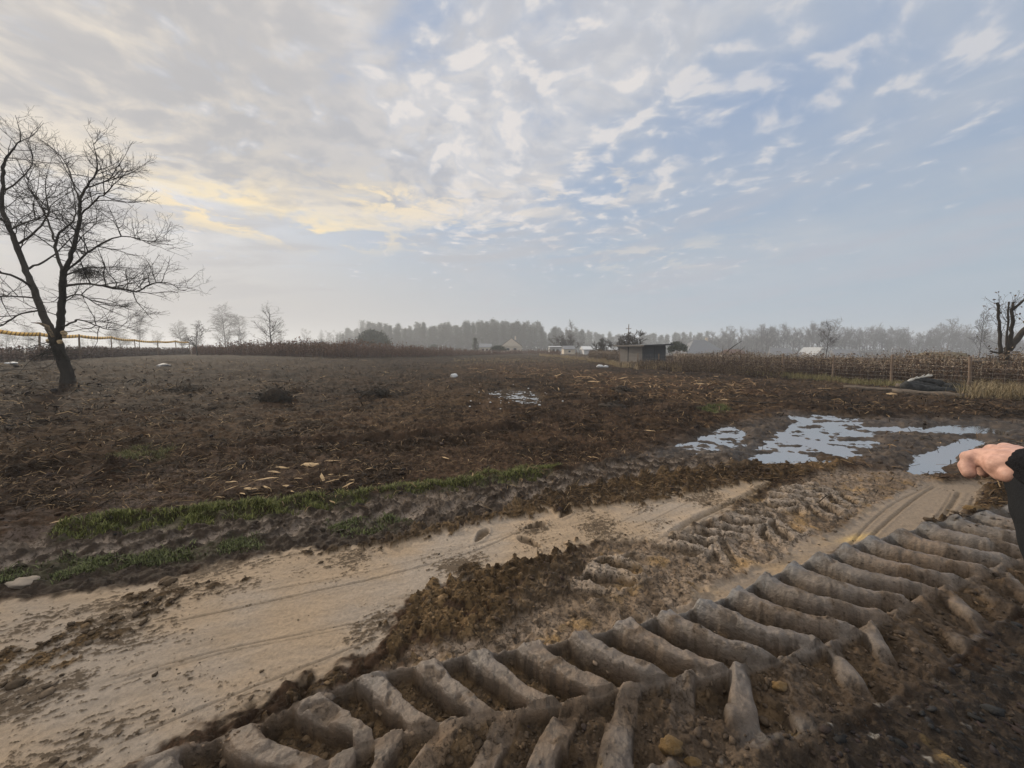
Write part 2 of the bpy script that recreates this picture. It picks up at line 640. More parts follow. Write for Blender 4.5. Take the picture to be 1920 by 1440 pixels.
PX['wetzone'] = [(1180, 865), (1290, 815), (1480, 772), (1640, 783), (1760, 783), (1920, 788), (2200, 790), (2200, 830), (1890, 850), (1845, 880), (1700, 892), (1600, 868), (1420, 868), (1300, 850)]
PX['pud_a'] = [(1706, 882), (1716, 852), (1755, 841), (1790, 826), (1832, 815), (1838, 826), (1795, 847), (1772, 870), (1768, 884)]
PX['pud_b'] = [(1610, 794), (1720, 797), (1800, 793), (1850, 796), (1910, 801), (1890, 810), (1800, 810), (1700, 807), (1630, 803)]
PX['pud_c'] = [(1400, 866), (1440, 818), (1490, 788), (1560, 790), (1650, 806), (1640, 838), (1560, 868)]
PX['pud_d'] = [(1245, 842), (1320, 806), (1370, 790), (1400, 806), (1390, 836), (1310, 846)]
PX['pud_e'] = [(905, 736), (940, 728), (990, 730), (1015, 742), (1010, 762), (960, 752)]
PX['pud_f'] = [(1470, 776), (1560, 771), (1640, 782), (1600, 795), (1505, 790)]
PX['dark_low'] = [(900, 1500), (1150, 1430), (1290, 1385), (1400, 1340), (1450, 1300), (1600, 1345), (1700, 1290), (1800, 1230), (1930, 1140), (2500, 1080), (3200, 1300), (3200, 2200), (800, 2200)]
PX['straw_mid'] = [(800, 690), (1000, 680), (1200, 705), (1400, 715), (1500, 740), (1300, 750), (1100, 740), (1040, 715), (900, 705)]
PG = {k: poly(v) for k, v in PX.items()}

EDGE = smooth_line([at(u, v, 0)[:2] for u, v in [(100, 1500), (260, 1440), (420, 1385), (560, 1328), (700, 1272), (880, 1237), (1060, 1207), (1290, 1152), (1440, 1092), (1560, 1042), (1700, 1002), (1860, 968), (2060, 935)]], 3)
EDGE2 = smooth_line([at(u, v, 0)[:2] for u, v in [(1010, 1110), (1120, 1060), (1220, 1022), (1320, 980), (1430, 935), (1540, 895), (1640, 868)]], 3)
EDGE3 = smooth_line([at(u, v, 0)[:2] for u, v in [(-150, 1045), (0, 1015), (200, 985), (400, 965), (600, 945), (800, 920), (950, 900), (1100, 880)]], 3)
HALF = 0.33
GROOVES = [  # pixel polyline, half width m, depth m, darkness
    ([(1591, 1022), (1631, 978), (1678, 940), (1746, 907)], 0.010, 0.010, 0.55),
    ([(1608, 1030), (1666, 973), (1725, 926), (1752, 911)], 0.013, 0.014, 0.8),
    ([(1690, 1016), (1749, 973), (1775, 940), (1785, 921)], 0.009, 0.010, 0.5),
    ([(1702, 1018), (1762, 973), (1788, 940), (1799, 921)], 0.022, 0.016, 0.9),
    ([(1806, 973), (1818, 950), (1827, 930)], 0.012, 0.010, 0.6),
    ([(1245, 1012), (1310, 970), (1400, 930), (1445, 905)], 0.030, 0.025, 0.95),
    ([(1270, 1005), (1340, 965), (1430, 925)], 0.010, 0.010, 0.4),
    ([(1310, 1000), (1360, 970), (1420, 940), (1470, 912)], 0.012, 0.010, 0.5),
    ([(215, 1275), (400, 1222), (560, 1190), (705, 1160)], 0.006, 0.006, 0.5),
    ([(225, 1281), (400, 1229), (560, 1197), (705, 1168)], 0.005, 0.005, 0.45),
    ([(240, 1385), (420, 1310), (560, 1255), (700, 1200)], 0.007, 0.007, 0.55),
    ([(330, 1165), (500, 1128), (700, 1085), (880, 1035), (1000, 985)], 0.009, 0.008, 0.65),
    ([(470, 1112), (640, 1082), (800, 1045), (960, 1000)], 0.007, 0.006, 0.5),
    ([(1150, 985), (1230, 950), (1320, 915)], 0.008, 0.006, 0.4),
    ([(1190, 990), (1270, 952), (1350, 915)], 0.008, 0.006, 0.5),
    ([(330, 1135), (520, 1095), (660, 1070)], 0.003, 0.003, 0.3),
]
GROOVES = [(smooth_line([at(u, v, 0)[:2] for u, v in g[0]], 3),) + g[1:] for g in GROOVES]
FOOT = [((903, 1003), 1.25, 0.26), ((992, 1017), 2.35, 0.27), ((1003, 988), 0.55, 0.25), ((1060, 964), 1.0, 0.25)]
FOOT = [(at(c[0], c[1], 0)[:2], a, l) for c, a, l in FOOT]
HEAPS = [(515, 755, .55, .26), (705, 745, .8, .16), (345, 735, .7, .14), (1165, 735, .5, .12), (220, 890, .35, .13), (1150, 760, .45, .14), (1740, 822, .6, .12), (1790, 770, 1.2, .1),
         (560, 738, .8, .09), (890, 690, 1.2, .12), (640, 800, .5, .06), (60, 870, .6, .08), (1480, 760, .6, .06)]
HEAPS = [(at(u, v)[:2], r, h) for u, v, r, h in HEAPS]
WATER_Z = -0.05


def pocket_pattern(s, tc, half, pitch, lean, width=0.27, soft=0.07, asym=0.0):
    """lug prints of a chevron tyre: tc runs -half..half across the track"""
    a = np.clip(np.abs(tc) / half, 0, 2)
    q = half * lean * np.clip(1 - a, 0, 1) ** 1.35
    ph = np.mod((s - q - np.where(tc > 0, 0.0, pitch * 0.5)) / pitch, 1.0)
    ph = ph + asym * np.sin(ph * 6.2832)
    d = np.abs(ph - 0.5)
    core = sst(width + soft, width - soft, d)
    ends = sst(1.03, 0.93, a) * sst(0.02, 0.13, a)
    return core * ends, d


def terrain(x, y, full=True):
    """height and material weights of the ground; everything in metres on the ground plane"""
    x = np.asarray(x, float)
    y = np.asarray(y, float)
    r = np.hypot(x, y)
    z = macro(x, y)
    near = sst(16, 11, r)
    # wobble used to break up every outline
    w1 = fbm(x, y, 0.55, 4, 11)
    w2 = fbm(x, y, 0.11, 3, 23)
    wx, wy = x + 0.10 * w1 + 0.03 * w2, y + 0.10 * fbm(x, y, 0.5, 3, 31) + 0.03 * fbm(x, y, 0.1, 2, 41)
    lumps = fbm(x, y, 0.6, 5, 51, 0.55)
    fine = fbm(x, y, 0.10, 3, 61)
    rid = ridged(x, y, 0.35, 3, 71)
    # the churned field
    fa = sst(3, 9, r)
    tw_ = worley(x + .15 * w1, y + .08 * w2, .32, 15)
    z = z + 0.10 * fa * lumps + 0.045 * fine + 0.045 * rid * fa + .05 * fa * (1 - np.minimum(tw_ * 1.15, 1) ** 2) * sst(-.2, .3, w1)
    fur = fbm(x * .35 + .1 * w1, y * 1.0 - .28 * x, .55, 3, 87)
    z = z + .07 * sst(5, 9, r) * np.maximum(fur, -.2)
    z = z + 0.16 * sst(12, 26, r) * fbm(x, y, 3.0, 4, 81) + 0.05 * sst(5, 12, r) * np.maximum(fbm(x, y, 0.9, 3, 85), 0)
    # long wheel ruts crossing the field
    rut = smooth_line([at(u, v)[:2] for u, v in [(420, 838), (560, 835), (760, 822), (940, 805), (1060, 795)]], 2)
    s, t = along(rut, x, y)
    rl = sst(-.5, .6, s) * sst(7.0, 5.2, s)
    z = z - 0.15 * rl * np.exp(-((t + 0.05 * w1) / 0.13) ** 2) + 0.07 * rl * np.exp(-((t - 0.26) / 0.12) ** 2)
    rut2 = rl * np.exp(-((t + 0.05 * w1) / 0.15) ** 2)
    blk = rl * sst(-.3, -.5, t) * sst(-1.3, -1.0, t)
    z = z - 0.06 * blk * sst(.18, .3, np.abs(np.mod((s + 0.7 * t) / .34, 1) - .5))
    for c, rr, hh in HEAPS:
        d = np.hypot(x - c[0], y - c[1]) / rr
        z = z + hh * np.exp(-d * d * 2) * (1 + 0.8 * rid + 0.5 * fine)

    n = {}
    def msk(k, wdt, amp=0.0, ww=None):
        d = sdist(PG[k], wx, wy)
        if amp:
            d = d + amp * (w2 if ww is None else ww)
        return sst(wdt, -wdt, d)

    ok = r < 40
    idx = np.nonzero(ok)[0] if x.ndim else None
    X, Y, Wx, Wy = x, y, wx, wy
    sand = msk('sand', .05, 0.10)
    strip = msk('strip', .04, 0.05)
    mid = msk('midmud', .10, 0.12)
    old = msk('oldtrack', .10, 0.10)
    wet = msk('wetzone', .5, 0.5, w1)
    dark = msk('dark_low', .10, 0.2, w1)
    clod = np.zeros_like(x)
    wor, wor2 = worley(x + .01 * fine, y, 0.045, 5, True)
    worb = worley(x, y, 0.10, 6)
    for k, dens in (('clod_left', .42), ('clod_mid', .66), ('clod_up', .75), ('clod_edge', .7), ('clod_right', .7), ('clod_low', .75)):
        d = sdist(PG[k], wx, wy)
        core = sst(.10, -.14, d)
        spk = fbm(x, y, 0.09, 3, 90) + 0.5 * fbm(x, y, .25, 2, 93)
        clod = np.maximum(clod, sst(-.10, .12, spk + (core - 1) * 0.9 + dens - .45) * sst(.22, .05, d))
    # drag-smeared crumbs on the sand: stretched along the band, thinning with distance from the clods
    ca, sa = math.cos(.42), math.sin(.42)
    sx_, sy_ = (x * ca + y * sa), (-x * sa + y * ca)
    crumb = fbm(sx_, sy_ * 2.2, .06, 4, 101, .65) + .6 * fbm(sx_, sy_ * 2.0, .5, 3, 105)
    cz = np.zeros_like(x)
    for c_, rad in (((200, 1160), .75), ((60, 1300), .7), ((380, 1085), .6), ((640, 1045), .45), ((860, 1060), .35), ((1000, 1000), .35), ((1130, 985), .45), ((1330, 930), .55),
                    ((700, 1180), .25), ((420, 1350), .3), ((150, 1400), .4), ((1230, 990), .35), ((1180, 930), .5)):
        p = at(c_[0], c_[1], 0)
        cz = np.maximum(cz, np.exp(-((x - p[0]) ** 2 + (y - p[1]) ** 2) / rad ** 2))
    crumbs = sst(.60, .70, crumb * .9 + .66 * cz + .10 * w1) * np.clip(sand + .4 * strip, 0, 1)
    sandy = np.clip(np.maximum(sand, strip) * (1 - clod), 0, 1)
    # flatten the sand
    zs = 0.012 * fbm(x, y, 0.9, 3, 111) + 0.003 * fine + .0035 * fbm(sx_ * .2, sy_, .035, 3, 117)
    zs = zs - 0.02 * strip + 0.006 * crumbs
    gd = np.zeros_like(x)
    for L, hw, dp, dk in GROOVES:
        s, t = along(L, X, Y)
        tot = np.sum(np.hypot(*np.diff(L, axis=0).T))
        e = sst(-.1, .05, s) * sst(tot + .1, tot - .05, s)
        gq = np.exp(-((t + .012 * w1) / hw) ** 2) * e * (1.0 + .6 * fine)
        zs = zs - dp * gq + .35 * dp * np.exp(-((np.abs(t) - 2 * hw) / hw) ** 2) * e
        gd = np.maximum(gd, gq * dk)
    foot = np.zeros_like(x)
    for c, a_, ln in FOOT:
        dx, dy = x - c[0], y - c[1]
        u_ = dx * math.cos(a_) + dy * math.sin(a_)
        v_ = -dx * math.sin(a_) + dy * math.cos(a_)
        wd = .045 * (1 + .28 * np.tanh(u_ / .05)) + .006 * w2
        e = sst(1.15, .85, np.hypot(u_ / (ln / 2), v_ / np.maximum(wd, .02)) + .12 * w2)
        zs = zs - .038 * e + .010 * sst(1.6, 1.15, np.hypot(u_ / (ln / 2), v_ / .055)) * (1 - e) + .008 * e * np.sin(u_ / .012)
        foot = np.maximum(foot, e)
    z = lerp(z, zs, np.clip(np.maximum(sand, strip) * 0.97, 0, 1))
    # clods: crumbly lumps
    csm = sst(-1.1, -2.0, x)
    z = z + clod * (1 - .65 * csm) * (0.006 + 0.016 * (1 - np.minimum(wor * 1.2, 1) ** 2) + 0.020 * (1 - np.minimum(worb * 1.2, 1) ** 2) + .016 * w2 + .008 * fine)
    # middle mud: torn plates
    wm, wm2 = worley(x + .14 * w1, y + .14 * fbm(x, y, .3, 3, 35), .23, 9, True)
    tn = fbm(x + .10 * w1, y + .10 * fbm(x, y, .4, 2, 33), .34, 4, 301, .6) * 3.2
    tf = np.floor(tn)
    plate = sst(.0, .30, tn - tf) * sst(1.0, .86, tn - tf)
    z = lerp(z, 0.02 * w1 + .016 * (tf + sst(.70, 1.0, tn - tf)) + .010 * fine + .007 * rid - .01 - .010 * sst(.10, .02, wm2 - wm), mid * (1 - strip) * (1 - sand * .9) * (1 - clod * .7))
    # second, older wheel track through the middle
    s2, t2 = along(EDGE2, wx, wy)
    h2 = .33
    tc2 = t2 + h2
    a2 = np.abs(tc2) / h2
    ph2 = np.mod((s2 - .26 * np.clip(1 - a2, 0, 1) ** 1.7 - np.where(tc2 > 0, 0, .14)) / .27 + .06 * w1, 1.0)
    p2 = sst(.33, .20, np.abs(ph2 - .5)) * sst(1.03, .93, a2) * sst(.0, .12, a2)
    in2 = sst(1.15, .95, np.abs(tc2) / h2) * sst(.1, .5, s2) * sst(4.6, 4.2, s2)
    in2 = in2 * sst(.75, -.2, fbm(x, y, .8, 2, 121) + .30 * (tc2 < 0))
    z = z + in2 * (.042 * (1 - p2) - .040 * p2 + .006 * w2)
    # old track on the left, half filled
    s3, t3 = along(EDGE3, wx, wy)
    h3 = .36
    tc3 = t3 + h3
    p3, d3 = pocket_pattern(s3, tc3, h3, .36, .9, .25, .10)
    in3 = sst(1.15, .9, np.abs(tc3) / h3) * sst(.0, .4, s3) * sst(9.5, 7.5, s3)
    z = z + in3 * (.030 * (1 - p3) * (1 + .9 * fine) - .022 * p3 - .02) + .035 * np.exp(-((t3 + .0 - .06) / .07) ** 2) * sst(0, .4, s3) * sst(9, 7, s3) * (1 + rid)
    # the big wheel track
    s1, t1 = along(EDGE, x + .022 * w1 + .008 * w2, y + .022 * fbm(x, y, .5, 3, 131) + .008 * fbm(x, y, .1, 2, 133))
    wide = sst(.2, 2.6, x)
    hu = lerp(.36, .60, wide)
    tc1 = t1 + hu
    hl = lerp(.34, .27, wide) + .08 * w1
    half1 = np.where(tc1 > 0, hu, hl)
    a1 = np.abs(tc1) / half1
    # lug count along the track: the spacing opens out to the right
    sg = np.linspace(-2, 12, 300)
    xs_ = np.interp(sg, np.concatenate([[0], np.cumsum(np.hypot(*np.diff(EDGE, axis=0).T))]), EDGE[:, 0])
    ph_t = np.concatenate([[0], np.cumsum(np.diff(sg) / np.interp(xs_[1:], [-.5, 1.2, 2.4, 4.5], [.29, .31, .36, .46]))])
    ac = np.clip(1 - a1, 0, 1)
    q1 = np.where(tc1 > 0, lerp(.26 * ac ** 1.5, .40 * ac ** 2.2 - .10 * ac, wide), .26 * ac ** 1.3)
    ph1 = np.mod(np.interp(s1 - q1, sg, ph_t) - np.where(tc1 > 0, 0, .5), 1.0)
    ph1 = ph1 + .05 * np.sin(ph1 * 6.2832) + .035 * fbm(x, y, .22, 2, 175)
    d1 = np.abs(ph1 - .5)
    brk = fbm(x, y, .16, 3, 171)
    p1 = sst(lerp(.245, .285, wide), lerp(.180, .20, wide), d1 + .08 * (a1 - .5) * (tc1 > 0) + .030 * brk) * sst(1.03, .95, a1) * sst(.02, .12, a1)
    lower = sst(.05, -.05, tc1)
    in1 = sst(1.10, .98, np.where(tc1 > 0, a1, a1 * .92 + .25 * w1))
    rise = sst(-0.9, 1.5, x)
    worn = sst(-.10, .30, fbm(x, y, .45, 3, 137) + .32 * sst(1.0, .1, x) - .02)          # how much of the lower half survives
    crest = .040 + .040 * rise
    rc = np.clip(d1 * 2, 0, 1)
    crack = sst(.55, .85, ridged(x + .03 * w2, y, .20, 2, 173))
    ridge_z = crest * (.30 + .70 * sst(.36, lerp(.66, .88, wide), rc)) * (1 + .30 * brk) + .018 * w1 * (.4 + .6 * rise) + .004 * w2 + .003 * fine - .009 * crack * sst(.0, .3, w1)
    chew = sst(.18, .38, brk + .5 * w2) * sst(.3, .7, rc)
    ridge_z = ridge_z - .018 * chew * (1 + fine) * sst(-.1, .35, w1)
    ridge_z = ridge_z * (1 - .5 * lower * sst(.0, .5, a1))
    ridge_z = ridge_z + .028 * rise * np.exp(-((a1 - .97) / .1) ** 2) * (tc1 > 0) * (.5 + fine) + .012 * lower * rid
    pock_z = -.068 - .020 * sst(.5, .95, a1) + .020 * fine + .014 * w2 + .010 * (1 - wor) * sst(-.1, .3, w1)
    big = lerp(ridge_z, pock_z, p1)
    big = lerp(big, big * .8 + .02 * lumps, lower * .6)
    big = lerp(big, .06 * lumps + .045 * rid + .03 * fine + .02 * w2 - .02, lower * (1 - worn) * .9)
    fade = np.clip(in1 * sst(-1.9, -1.5, x), 0, 1)
    z = lerp(z, big, fade)
    # dark trampled mud nearest the viewer
    zd = -.035 + .055 * lumps + .050 * rid + .03 * fine + .02 * w2 + .018 * (1 - worb) * sst(0, .3, w1)
    zd = zd + .012 * fbm(x * ca + y * sa, (-x * sa + y * ca) * 3, .2, 3, 141)
    dk_m = dark * (1 - sst(1.0, .7, a1) * fade)
    z = lerp(z, zd, dk_m * .9)
    # wet hollows
    wl = np.maximum(fbm(x, y * 1.6, .8, 4, 151), 0) * .13 + .05 * fbm(x, y * 1.5, .28, 3, 153) + .02 * rid
    wr_ = ridged(x, y * 1.4, .30, 3, 157)
    wf_ = fbm(x, y * 1.3, .13, 3, 159)
    zw = WATER_Z + .012 + wl + .035 * wr_ + .05 * wf_
    z = lerp(z, zw, wet * .92)
    pud = np.zeros_like(x)
    for k, lev in (('pud_a', -.055), ('pud_b', -.055), ('pud_c', -.037), ('pud_d', -.030), ('pud_e', -.012), ('pud_f', -.038)):
        d = sdist(PG[k], wx + .06 * w2, wy)
        m_ = sst(.22, -.12, d + .1 * w1)
        amp = .25 if lev < -.054 else .5
        z = lerp(z, WATER_Z + lev + wl * amp + (lev > -.054) * (.018 * wr_ + .030 * wf_ + .085 * fbm(x, y * 1.7, .55, 4, 163)), m_)
        pud = np.maximum(pud, m_)
    micro = fbm(x, y, .034, 3, 311, .6)
    smooth1 = fade * (1 - p1) * (1 - lower * (1 - worn)) * (1 - .7 * chew)
    muddy = (1 - .55 * smooth1) * (1 - np.clip(np.maximum(sand, strip), 0, 1) * (1 - clod)) * (1 - .5 * pud)
    z = z + muddy * micro * .0075 * np.clip(r / 2.5, 1, 2.2) + muddy * .010 * sst(.15, .45, fbm(x, y, .06, 3, 317, .6))
    if not full:
        return z
    # ------------------------------------------------ materials of the ground
    def C(c, k=1.0):
        return np.array(c) * k
    big_n = fbm(x, y, 6.0, 4, 201)
    mid_n = fbm(x, y, 1.3, 4, 205)
    streak = fbm(x, y * 2.2, .5, 4, 209)
    c_field = lerp(C((.020, .0120, .0073))[None], C((.076, .047, .030))[None], sst(-.30, .38, mid_n + .5 * fine + .5 * streak)[:, None])
    c_straw = C((.15, .095, .052))[None]
    stw = sst(-.05, .40, big_n * .9 + streak * .9) * sst(6, 12, r) * .75 * (.45 + .55 * sst(-6, 1, x))
    d = sdist(PG['straw_mid'], wx + .8 * w1, wy + 1.5 * w1)
    stw = np.maximum(stw, sst(1.2, -1, d + 1.2 * streak) * sst(-.25, .35, streak + fine * .6) * .9)
    yel = sst(30, 48, y) * sst(-6, 4, x) * sst(-.2, .4, big_n + streak * .5)
    stw = np.maximum(stw, yel * .8)
    col = lerp(c_field, c_straw, stw[:, None])
    col = lerp(col, C((.14, .060, .026))[None], (sst(1.0, -1, d + 1.0 * w1) * sst(.1, .5, mid_n + fine) * .6)[:, None])
    col = lerp(col, C((.030, .022, .018))[None], (.75 * np.maximum(rut2, sst(.35, .8, rid * .8 + fine * .5) * .35 * fa))[:, None])
    far = sst(60, 110, r)
    col = lerp(col, C((.075, .055, .035))[None], far[:, None])
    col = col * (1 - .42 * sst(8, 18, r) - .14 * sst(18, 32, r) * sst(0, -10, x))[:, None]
    gz = np.zeros_like(x)
    for k, a_ in (('grass_a', 1), ('grass_b', 1), ('grass_c', .75), ('grass_d', .5), ('grass_e', .45), ('grass_f', .5)):
        gz = np.maximum(gz, a_ * msk(k, .12, .25))
    c_old = lerp(C((.040, .028, .020))[None], C((.27, .215, .17))[None], (np.clip(p3 * in3 * 1.3 + sst(.1, .6, mid_n) * .45, 0, 1))[:, None])
    col = lerp(col, c_old, (old * .95)[:, None])
    # left of the grass the soil carries grey smears too
    smear = sst(-2, -4.5, x) * sst(9, 6, r) * sst(.0, .35, streak + .4 * mid_n)
    col = lerp(col, C((.17, .135, .115))[None], (smear * .55 * (1 - old))[:, None])
    col = lerp(col, C((.045, .050, .018))[None], (gz * .6)[:, None])
    c_mid = lerp(C((.13, .088, .054))[None], C((.27, .205, .15))[None], (plate * sst(-.5, .4, mid_n))[:, None])
    ymud = sst(.12, .45, fbm(x, y, .35, 3, 221) + .35 * fine)
    c_mid = lerp(c_mid, C((.30, .185, .07))[None], (ymud * .6)[:, None])
    c_mid = lerp(c_mid, C((.29, .235, .185))[None], (in2 * (1 - p2) * .95)[:, None])
    c_mid = lerp(c_mid, C((.085, .058, .034))[None], (in2 * p2 * .85)[:, None])
    col = lerp(col, c_mid, mid[:, None])
    c_sand = lerp(C((.315, .236, .160))[None], C((.275, .226, .178))[None], sst(-.3, .4, mid_n + .5 * streak)[:, None])
    c_sand = c_sand * (1 + .20 * fbm(sx_ * .15, sy_, .08, 4, 231) + .16 * mid_n + .05 * fine)[:, None]
    c_strip = lerp(C((.215, .168, .124))[None], C((.29, .21, .13))[None], sst(.1, .5, mid_n + .4 * streak)[:, None])
    col = lerp(col, c_sand, sand[:, None])
    col = lerp(col, c_strip, strip[:, None])
    pY = at(1605, 1005, 0)
    yp = np.exp(-(((x - pY[0]) * .94 + (y - pY[1]) * .33) / .20) ** 2 - (((y - pY[1]) * .94 - (x - pY[0]) * .33) / .045) ** 2)
    col = lerp(col, C((.52, .36, .14))[None], (yp * strip * .8)[:, None])
    col = lerp(col, C((.13, .095, .06))[None], np.clip(gd, 0, 1)[:, None] * .8)
    col = lerp(col, C((.12, .085, .055))[None], (foot * .9 * sst(-.5, .3, fine + .4))[:, None])
    c_clod = lerp(C((.055, .036, .020))[None], C((.145, .094, .048))[None], sst(-.3, .5, mid_n + .6 * fine)[:, None])
    col = lerp(col, c_clod, (clod * (1 - .5 * wet))[:, None])
    col = lerp(col, C((.075, .052, .032))[None], (crumbs * .9)[:, None])
    # big track
    grey = sst(-.2, .5, w1 + .3 * mid_n + .35 * rise - .1)
    c_ridge = lerp(C((.150, .104, .068))[None], C((.135, .110, .090))[None], grey[:, None])
    slate = sst(.75, 1.0, a1) * (tc1 > 0) * sst(-.2, 1.6, x)
    c_ridge = lerp(c_ridge, C((.12, .118, .118))[None], (slate * .9)[:, None])
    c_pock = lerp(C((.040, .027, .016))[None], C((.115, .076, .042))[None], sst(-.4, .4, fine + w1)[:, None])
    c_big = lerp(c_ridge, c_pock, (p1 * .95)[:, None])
    spots = np.maximum(sst(.20, .32, fbm(x, y, .07, 4, 241, .65) + .35 * fbm(x, y, .5, 2, 245)), np.maximum(crack * .7, chew * .5))
    c_big = lerp(c_big, C((.065, .048, .034))[None], (spots * .75)[:, None])
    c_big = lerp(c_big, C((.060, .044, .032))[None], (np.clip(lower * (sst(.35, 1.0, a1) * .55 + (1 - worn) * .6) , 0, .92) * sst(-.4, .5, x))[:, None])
    col = lerp(col, c_big, fade[:, None])
    c_dark = lerp(C((.024, .017, .012))[None], C((.085, .060, .040))[None], sst(-.35, .45, mid_n + .5 * fbm(x * ca + y * sa, (-x * sa + y * ca) * 3, .2, 3, 141))[:, None])
    ysp = sst(.36, .5, fbm(x, y, .22, 3, 251)) * sst(2.4, 1.6, x)
    c_dark = lerp(c_dark, C((.30, .20, .085))[None], (ysp * .7)[:, None])
    wsp = sst(.40, .52, fbm(x, y, .13, 3, 255)) * sst(1.5, .9, np.abs(x - .9))
    c_dark = lerp(c_dark, C((.36, .34, .31))[None], (wsp * .6)[:, None])
    col = lerp(col, c_dark, dk_m[:, None])
    c_wet = lerp(C((.030, .022, .016))[None], C((.095, .072, .054))[None], sst(-.3, .5, streak)[:, None])
    col = lerp(col, c_wet, (np.maximum(wet * .85, pud) * (1 - .6 * clod))[:, None])
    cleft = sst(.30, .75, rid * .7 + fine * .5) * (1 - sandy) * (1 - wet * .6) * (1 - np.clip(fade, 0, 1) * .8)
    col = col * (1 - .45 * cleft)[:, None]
    rough = .95 - .10 * sandy - .22 * wet * (1 - clod) - .44 * smooth1 - .14 * dk_m - .16 * mid - .12 * old
    return z, np.clip(col, .004, .8), np.clip(rough, .2, 1), dict(clod=clod, crumbs=crumbs, grass=gz, sand=sandy, big=fade, wet=wet, pud=pud, dark=dk_m, old=old, mid=mid, smooth1=smooth1, pock=fade * p1)


def hgt(x, y):
    x, y = np.atleast_1d(np.asarray(x, float)), np.atleast_1d(np.asarray(y, float))
    return terrain(x, y, False)


def ground_material():
    m = bpy.data.materials.new("soil")
    m.use_nodes = True
    g = NG(m.node_tree)
    b = m.node_tree.nodes['Principled BSDF']
    tc = g.n('ShaderNodeTexCoord')
    P = tc.outputs['Object']
    ti = g.n('ShaderNodeAttribute', attribute_name='tint').outputs['Color']
    ro = g.n('ShaderNodeAttribute', attribute_name='rough').outputs['Fac']
    n1 = g.noise(P, 38.0, 6, .62)
    n2 = g.noise(P, 230.0, 4, .6)
    f = g.m('MULTIPLY', g.lin(n1, .25, .75, .74, 1.24), g.lin(n2, .25, .75, .82, 1.17))
    gr = g.n('ShaderNodeAttribute', attribute_name='grit').outputs['Fac']
    wp = g.noise(P, 14.0, 3, .5, out=1)
    v3 = g.n('ShaderNodeVectorMath', operation='MULTIPLY_ADD')
    g.put(v3.inputs[0], wp)
    v3.inputs[1].default_value = (.09, .09, .09)
    g.put(v3.inputs[2], P)
    n3 = g.noise(v3.outputs[0], 26.0, 7, .68)
    n4 = g.noise(v3.outputs[0], 75.0, 5, .65)
    bits = g.m('MAXIMUM', g.ss(n3, g.m('SUBTRACT', .70, g.m('MULTIPLY', gr, .17)), g.m('SUBTRACT', .745, g.m('MULTIPLY', gr, .17))),
               g.ss(n4, g.m('SUBTRACT', .72, g.m('MULTIPLY', gr, .13)), g.m('SUBTRACT', .76, g.m('MULTIPLY', gr, .13))))
    vm = g.n('ShaderNodeVectorMath', operation='SCALE')
    g.put(vm.inputs[0], g.mix(g.m('MULTIPLY', bits, .8), ti, (.050, .036, .024)))
    g.put(vm.inputs['Scale'], f)
    g.put(b.inputs['Base Color'], vm.outputs[0])
    g.put(b.inputs['Roughness'], g.m('ADD', ro, g.lin(n1, .3, .7, -.06, .06)))
    g.put(b.inputs['Specular IOR Level'], g.m('MAXIMUM', g.m('MULTIPLY', g.m('SUBTRACT', 1.0, ro), 1.05), .06))
    hgt_ = g.m('ADD', g.m('ADD', g.m('MULTIPLY', n1, .014), g.m('MULTIPLY', n2, .003)), g.m('MULTIPLY', bits, .004))
    bp = g.n('ShaderNodeBump')
    bp.inputs['Strength'].default_value = .9
    bp.inputs['Distance'].default_value = 1.0
    g.put(bp.inputs['Height'], hgt_)
    g.put(b.inputs['Normal'], bp.outputs[0])
    return m


def build_ground():
    # radial sheet about the viewer's feet, finest where it is seen closest
    rr = [0.06, .2, .35, .5, .65, .8]
    r = .9
    while r < 1500:
        rr.append(r)
        st = min(max(r * r / 654 * float(np.interp(r, [1.5, 2.4, 6, 9], [.9, .7, .5, .4])), .0045), r * .02)
        if r < 1.2:
            st = .012
        r += st
    rr = np.array(rr)
    tx = np.tan(np.radians(np.linspace(-57.5, 57.5, 2)))
    q = np.linspace(-1, 1, 1240)
    tq = np.tan(np.radians(57.5)) * (0.55 * q + 0.45 * q ** 3)   # a compromise between even angle and even screen step
    azs = np.arctan(tq)
    rest = np.linspace(azs[-1], 2 * math.pi + azs[0], 110)[1:-1]
    azs = np.concatenate([azs, rest])
    nr, na = len(rr), len(azs)
    A, RR = np.meshgrid(azs, rr)
    x, y = (RR * np.sin(A)).ravel(), (RR * np.cos(A)).ravel()
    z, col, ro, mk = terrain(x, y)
    gr_ = np.clip(1 - mk['sand'] * .92 + mk['crumbs'] * .6 - .5 * mk['smooth1'] - .1 * mk['big'] - .3 * mk['wet'], 0.0, 1)
    i = np.arange(nr - 1)[:, None] * na
    j = np.arange(na)[None]
    j2 = (j + 1) % na
    F = np.stack([i + j, i + j2, i + na + j2, i + na + j], -1).reshape(-1, 4)[:, ::-1]
    V = np.column_stack([x, y, z])
    # close the middle
    V = np.vstack([V, [0, 0, z[:na].mean()]])
    cap = np.column_stack([np.full(na, len(V) - 1), (np.arange(na) + 1) % na, np.arange(na)])[:, ::-1]
    col = np.vstack([col, col[0]])
    ro = np.append(ro, ro[0])
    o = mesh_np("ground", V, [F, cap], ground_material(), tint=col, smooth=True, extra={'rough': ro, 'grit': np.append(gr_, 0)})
    o['kind'] = 'structure'
    print("ground verts", len(V), nr, na)
    return o


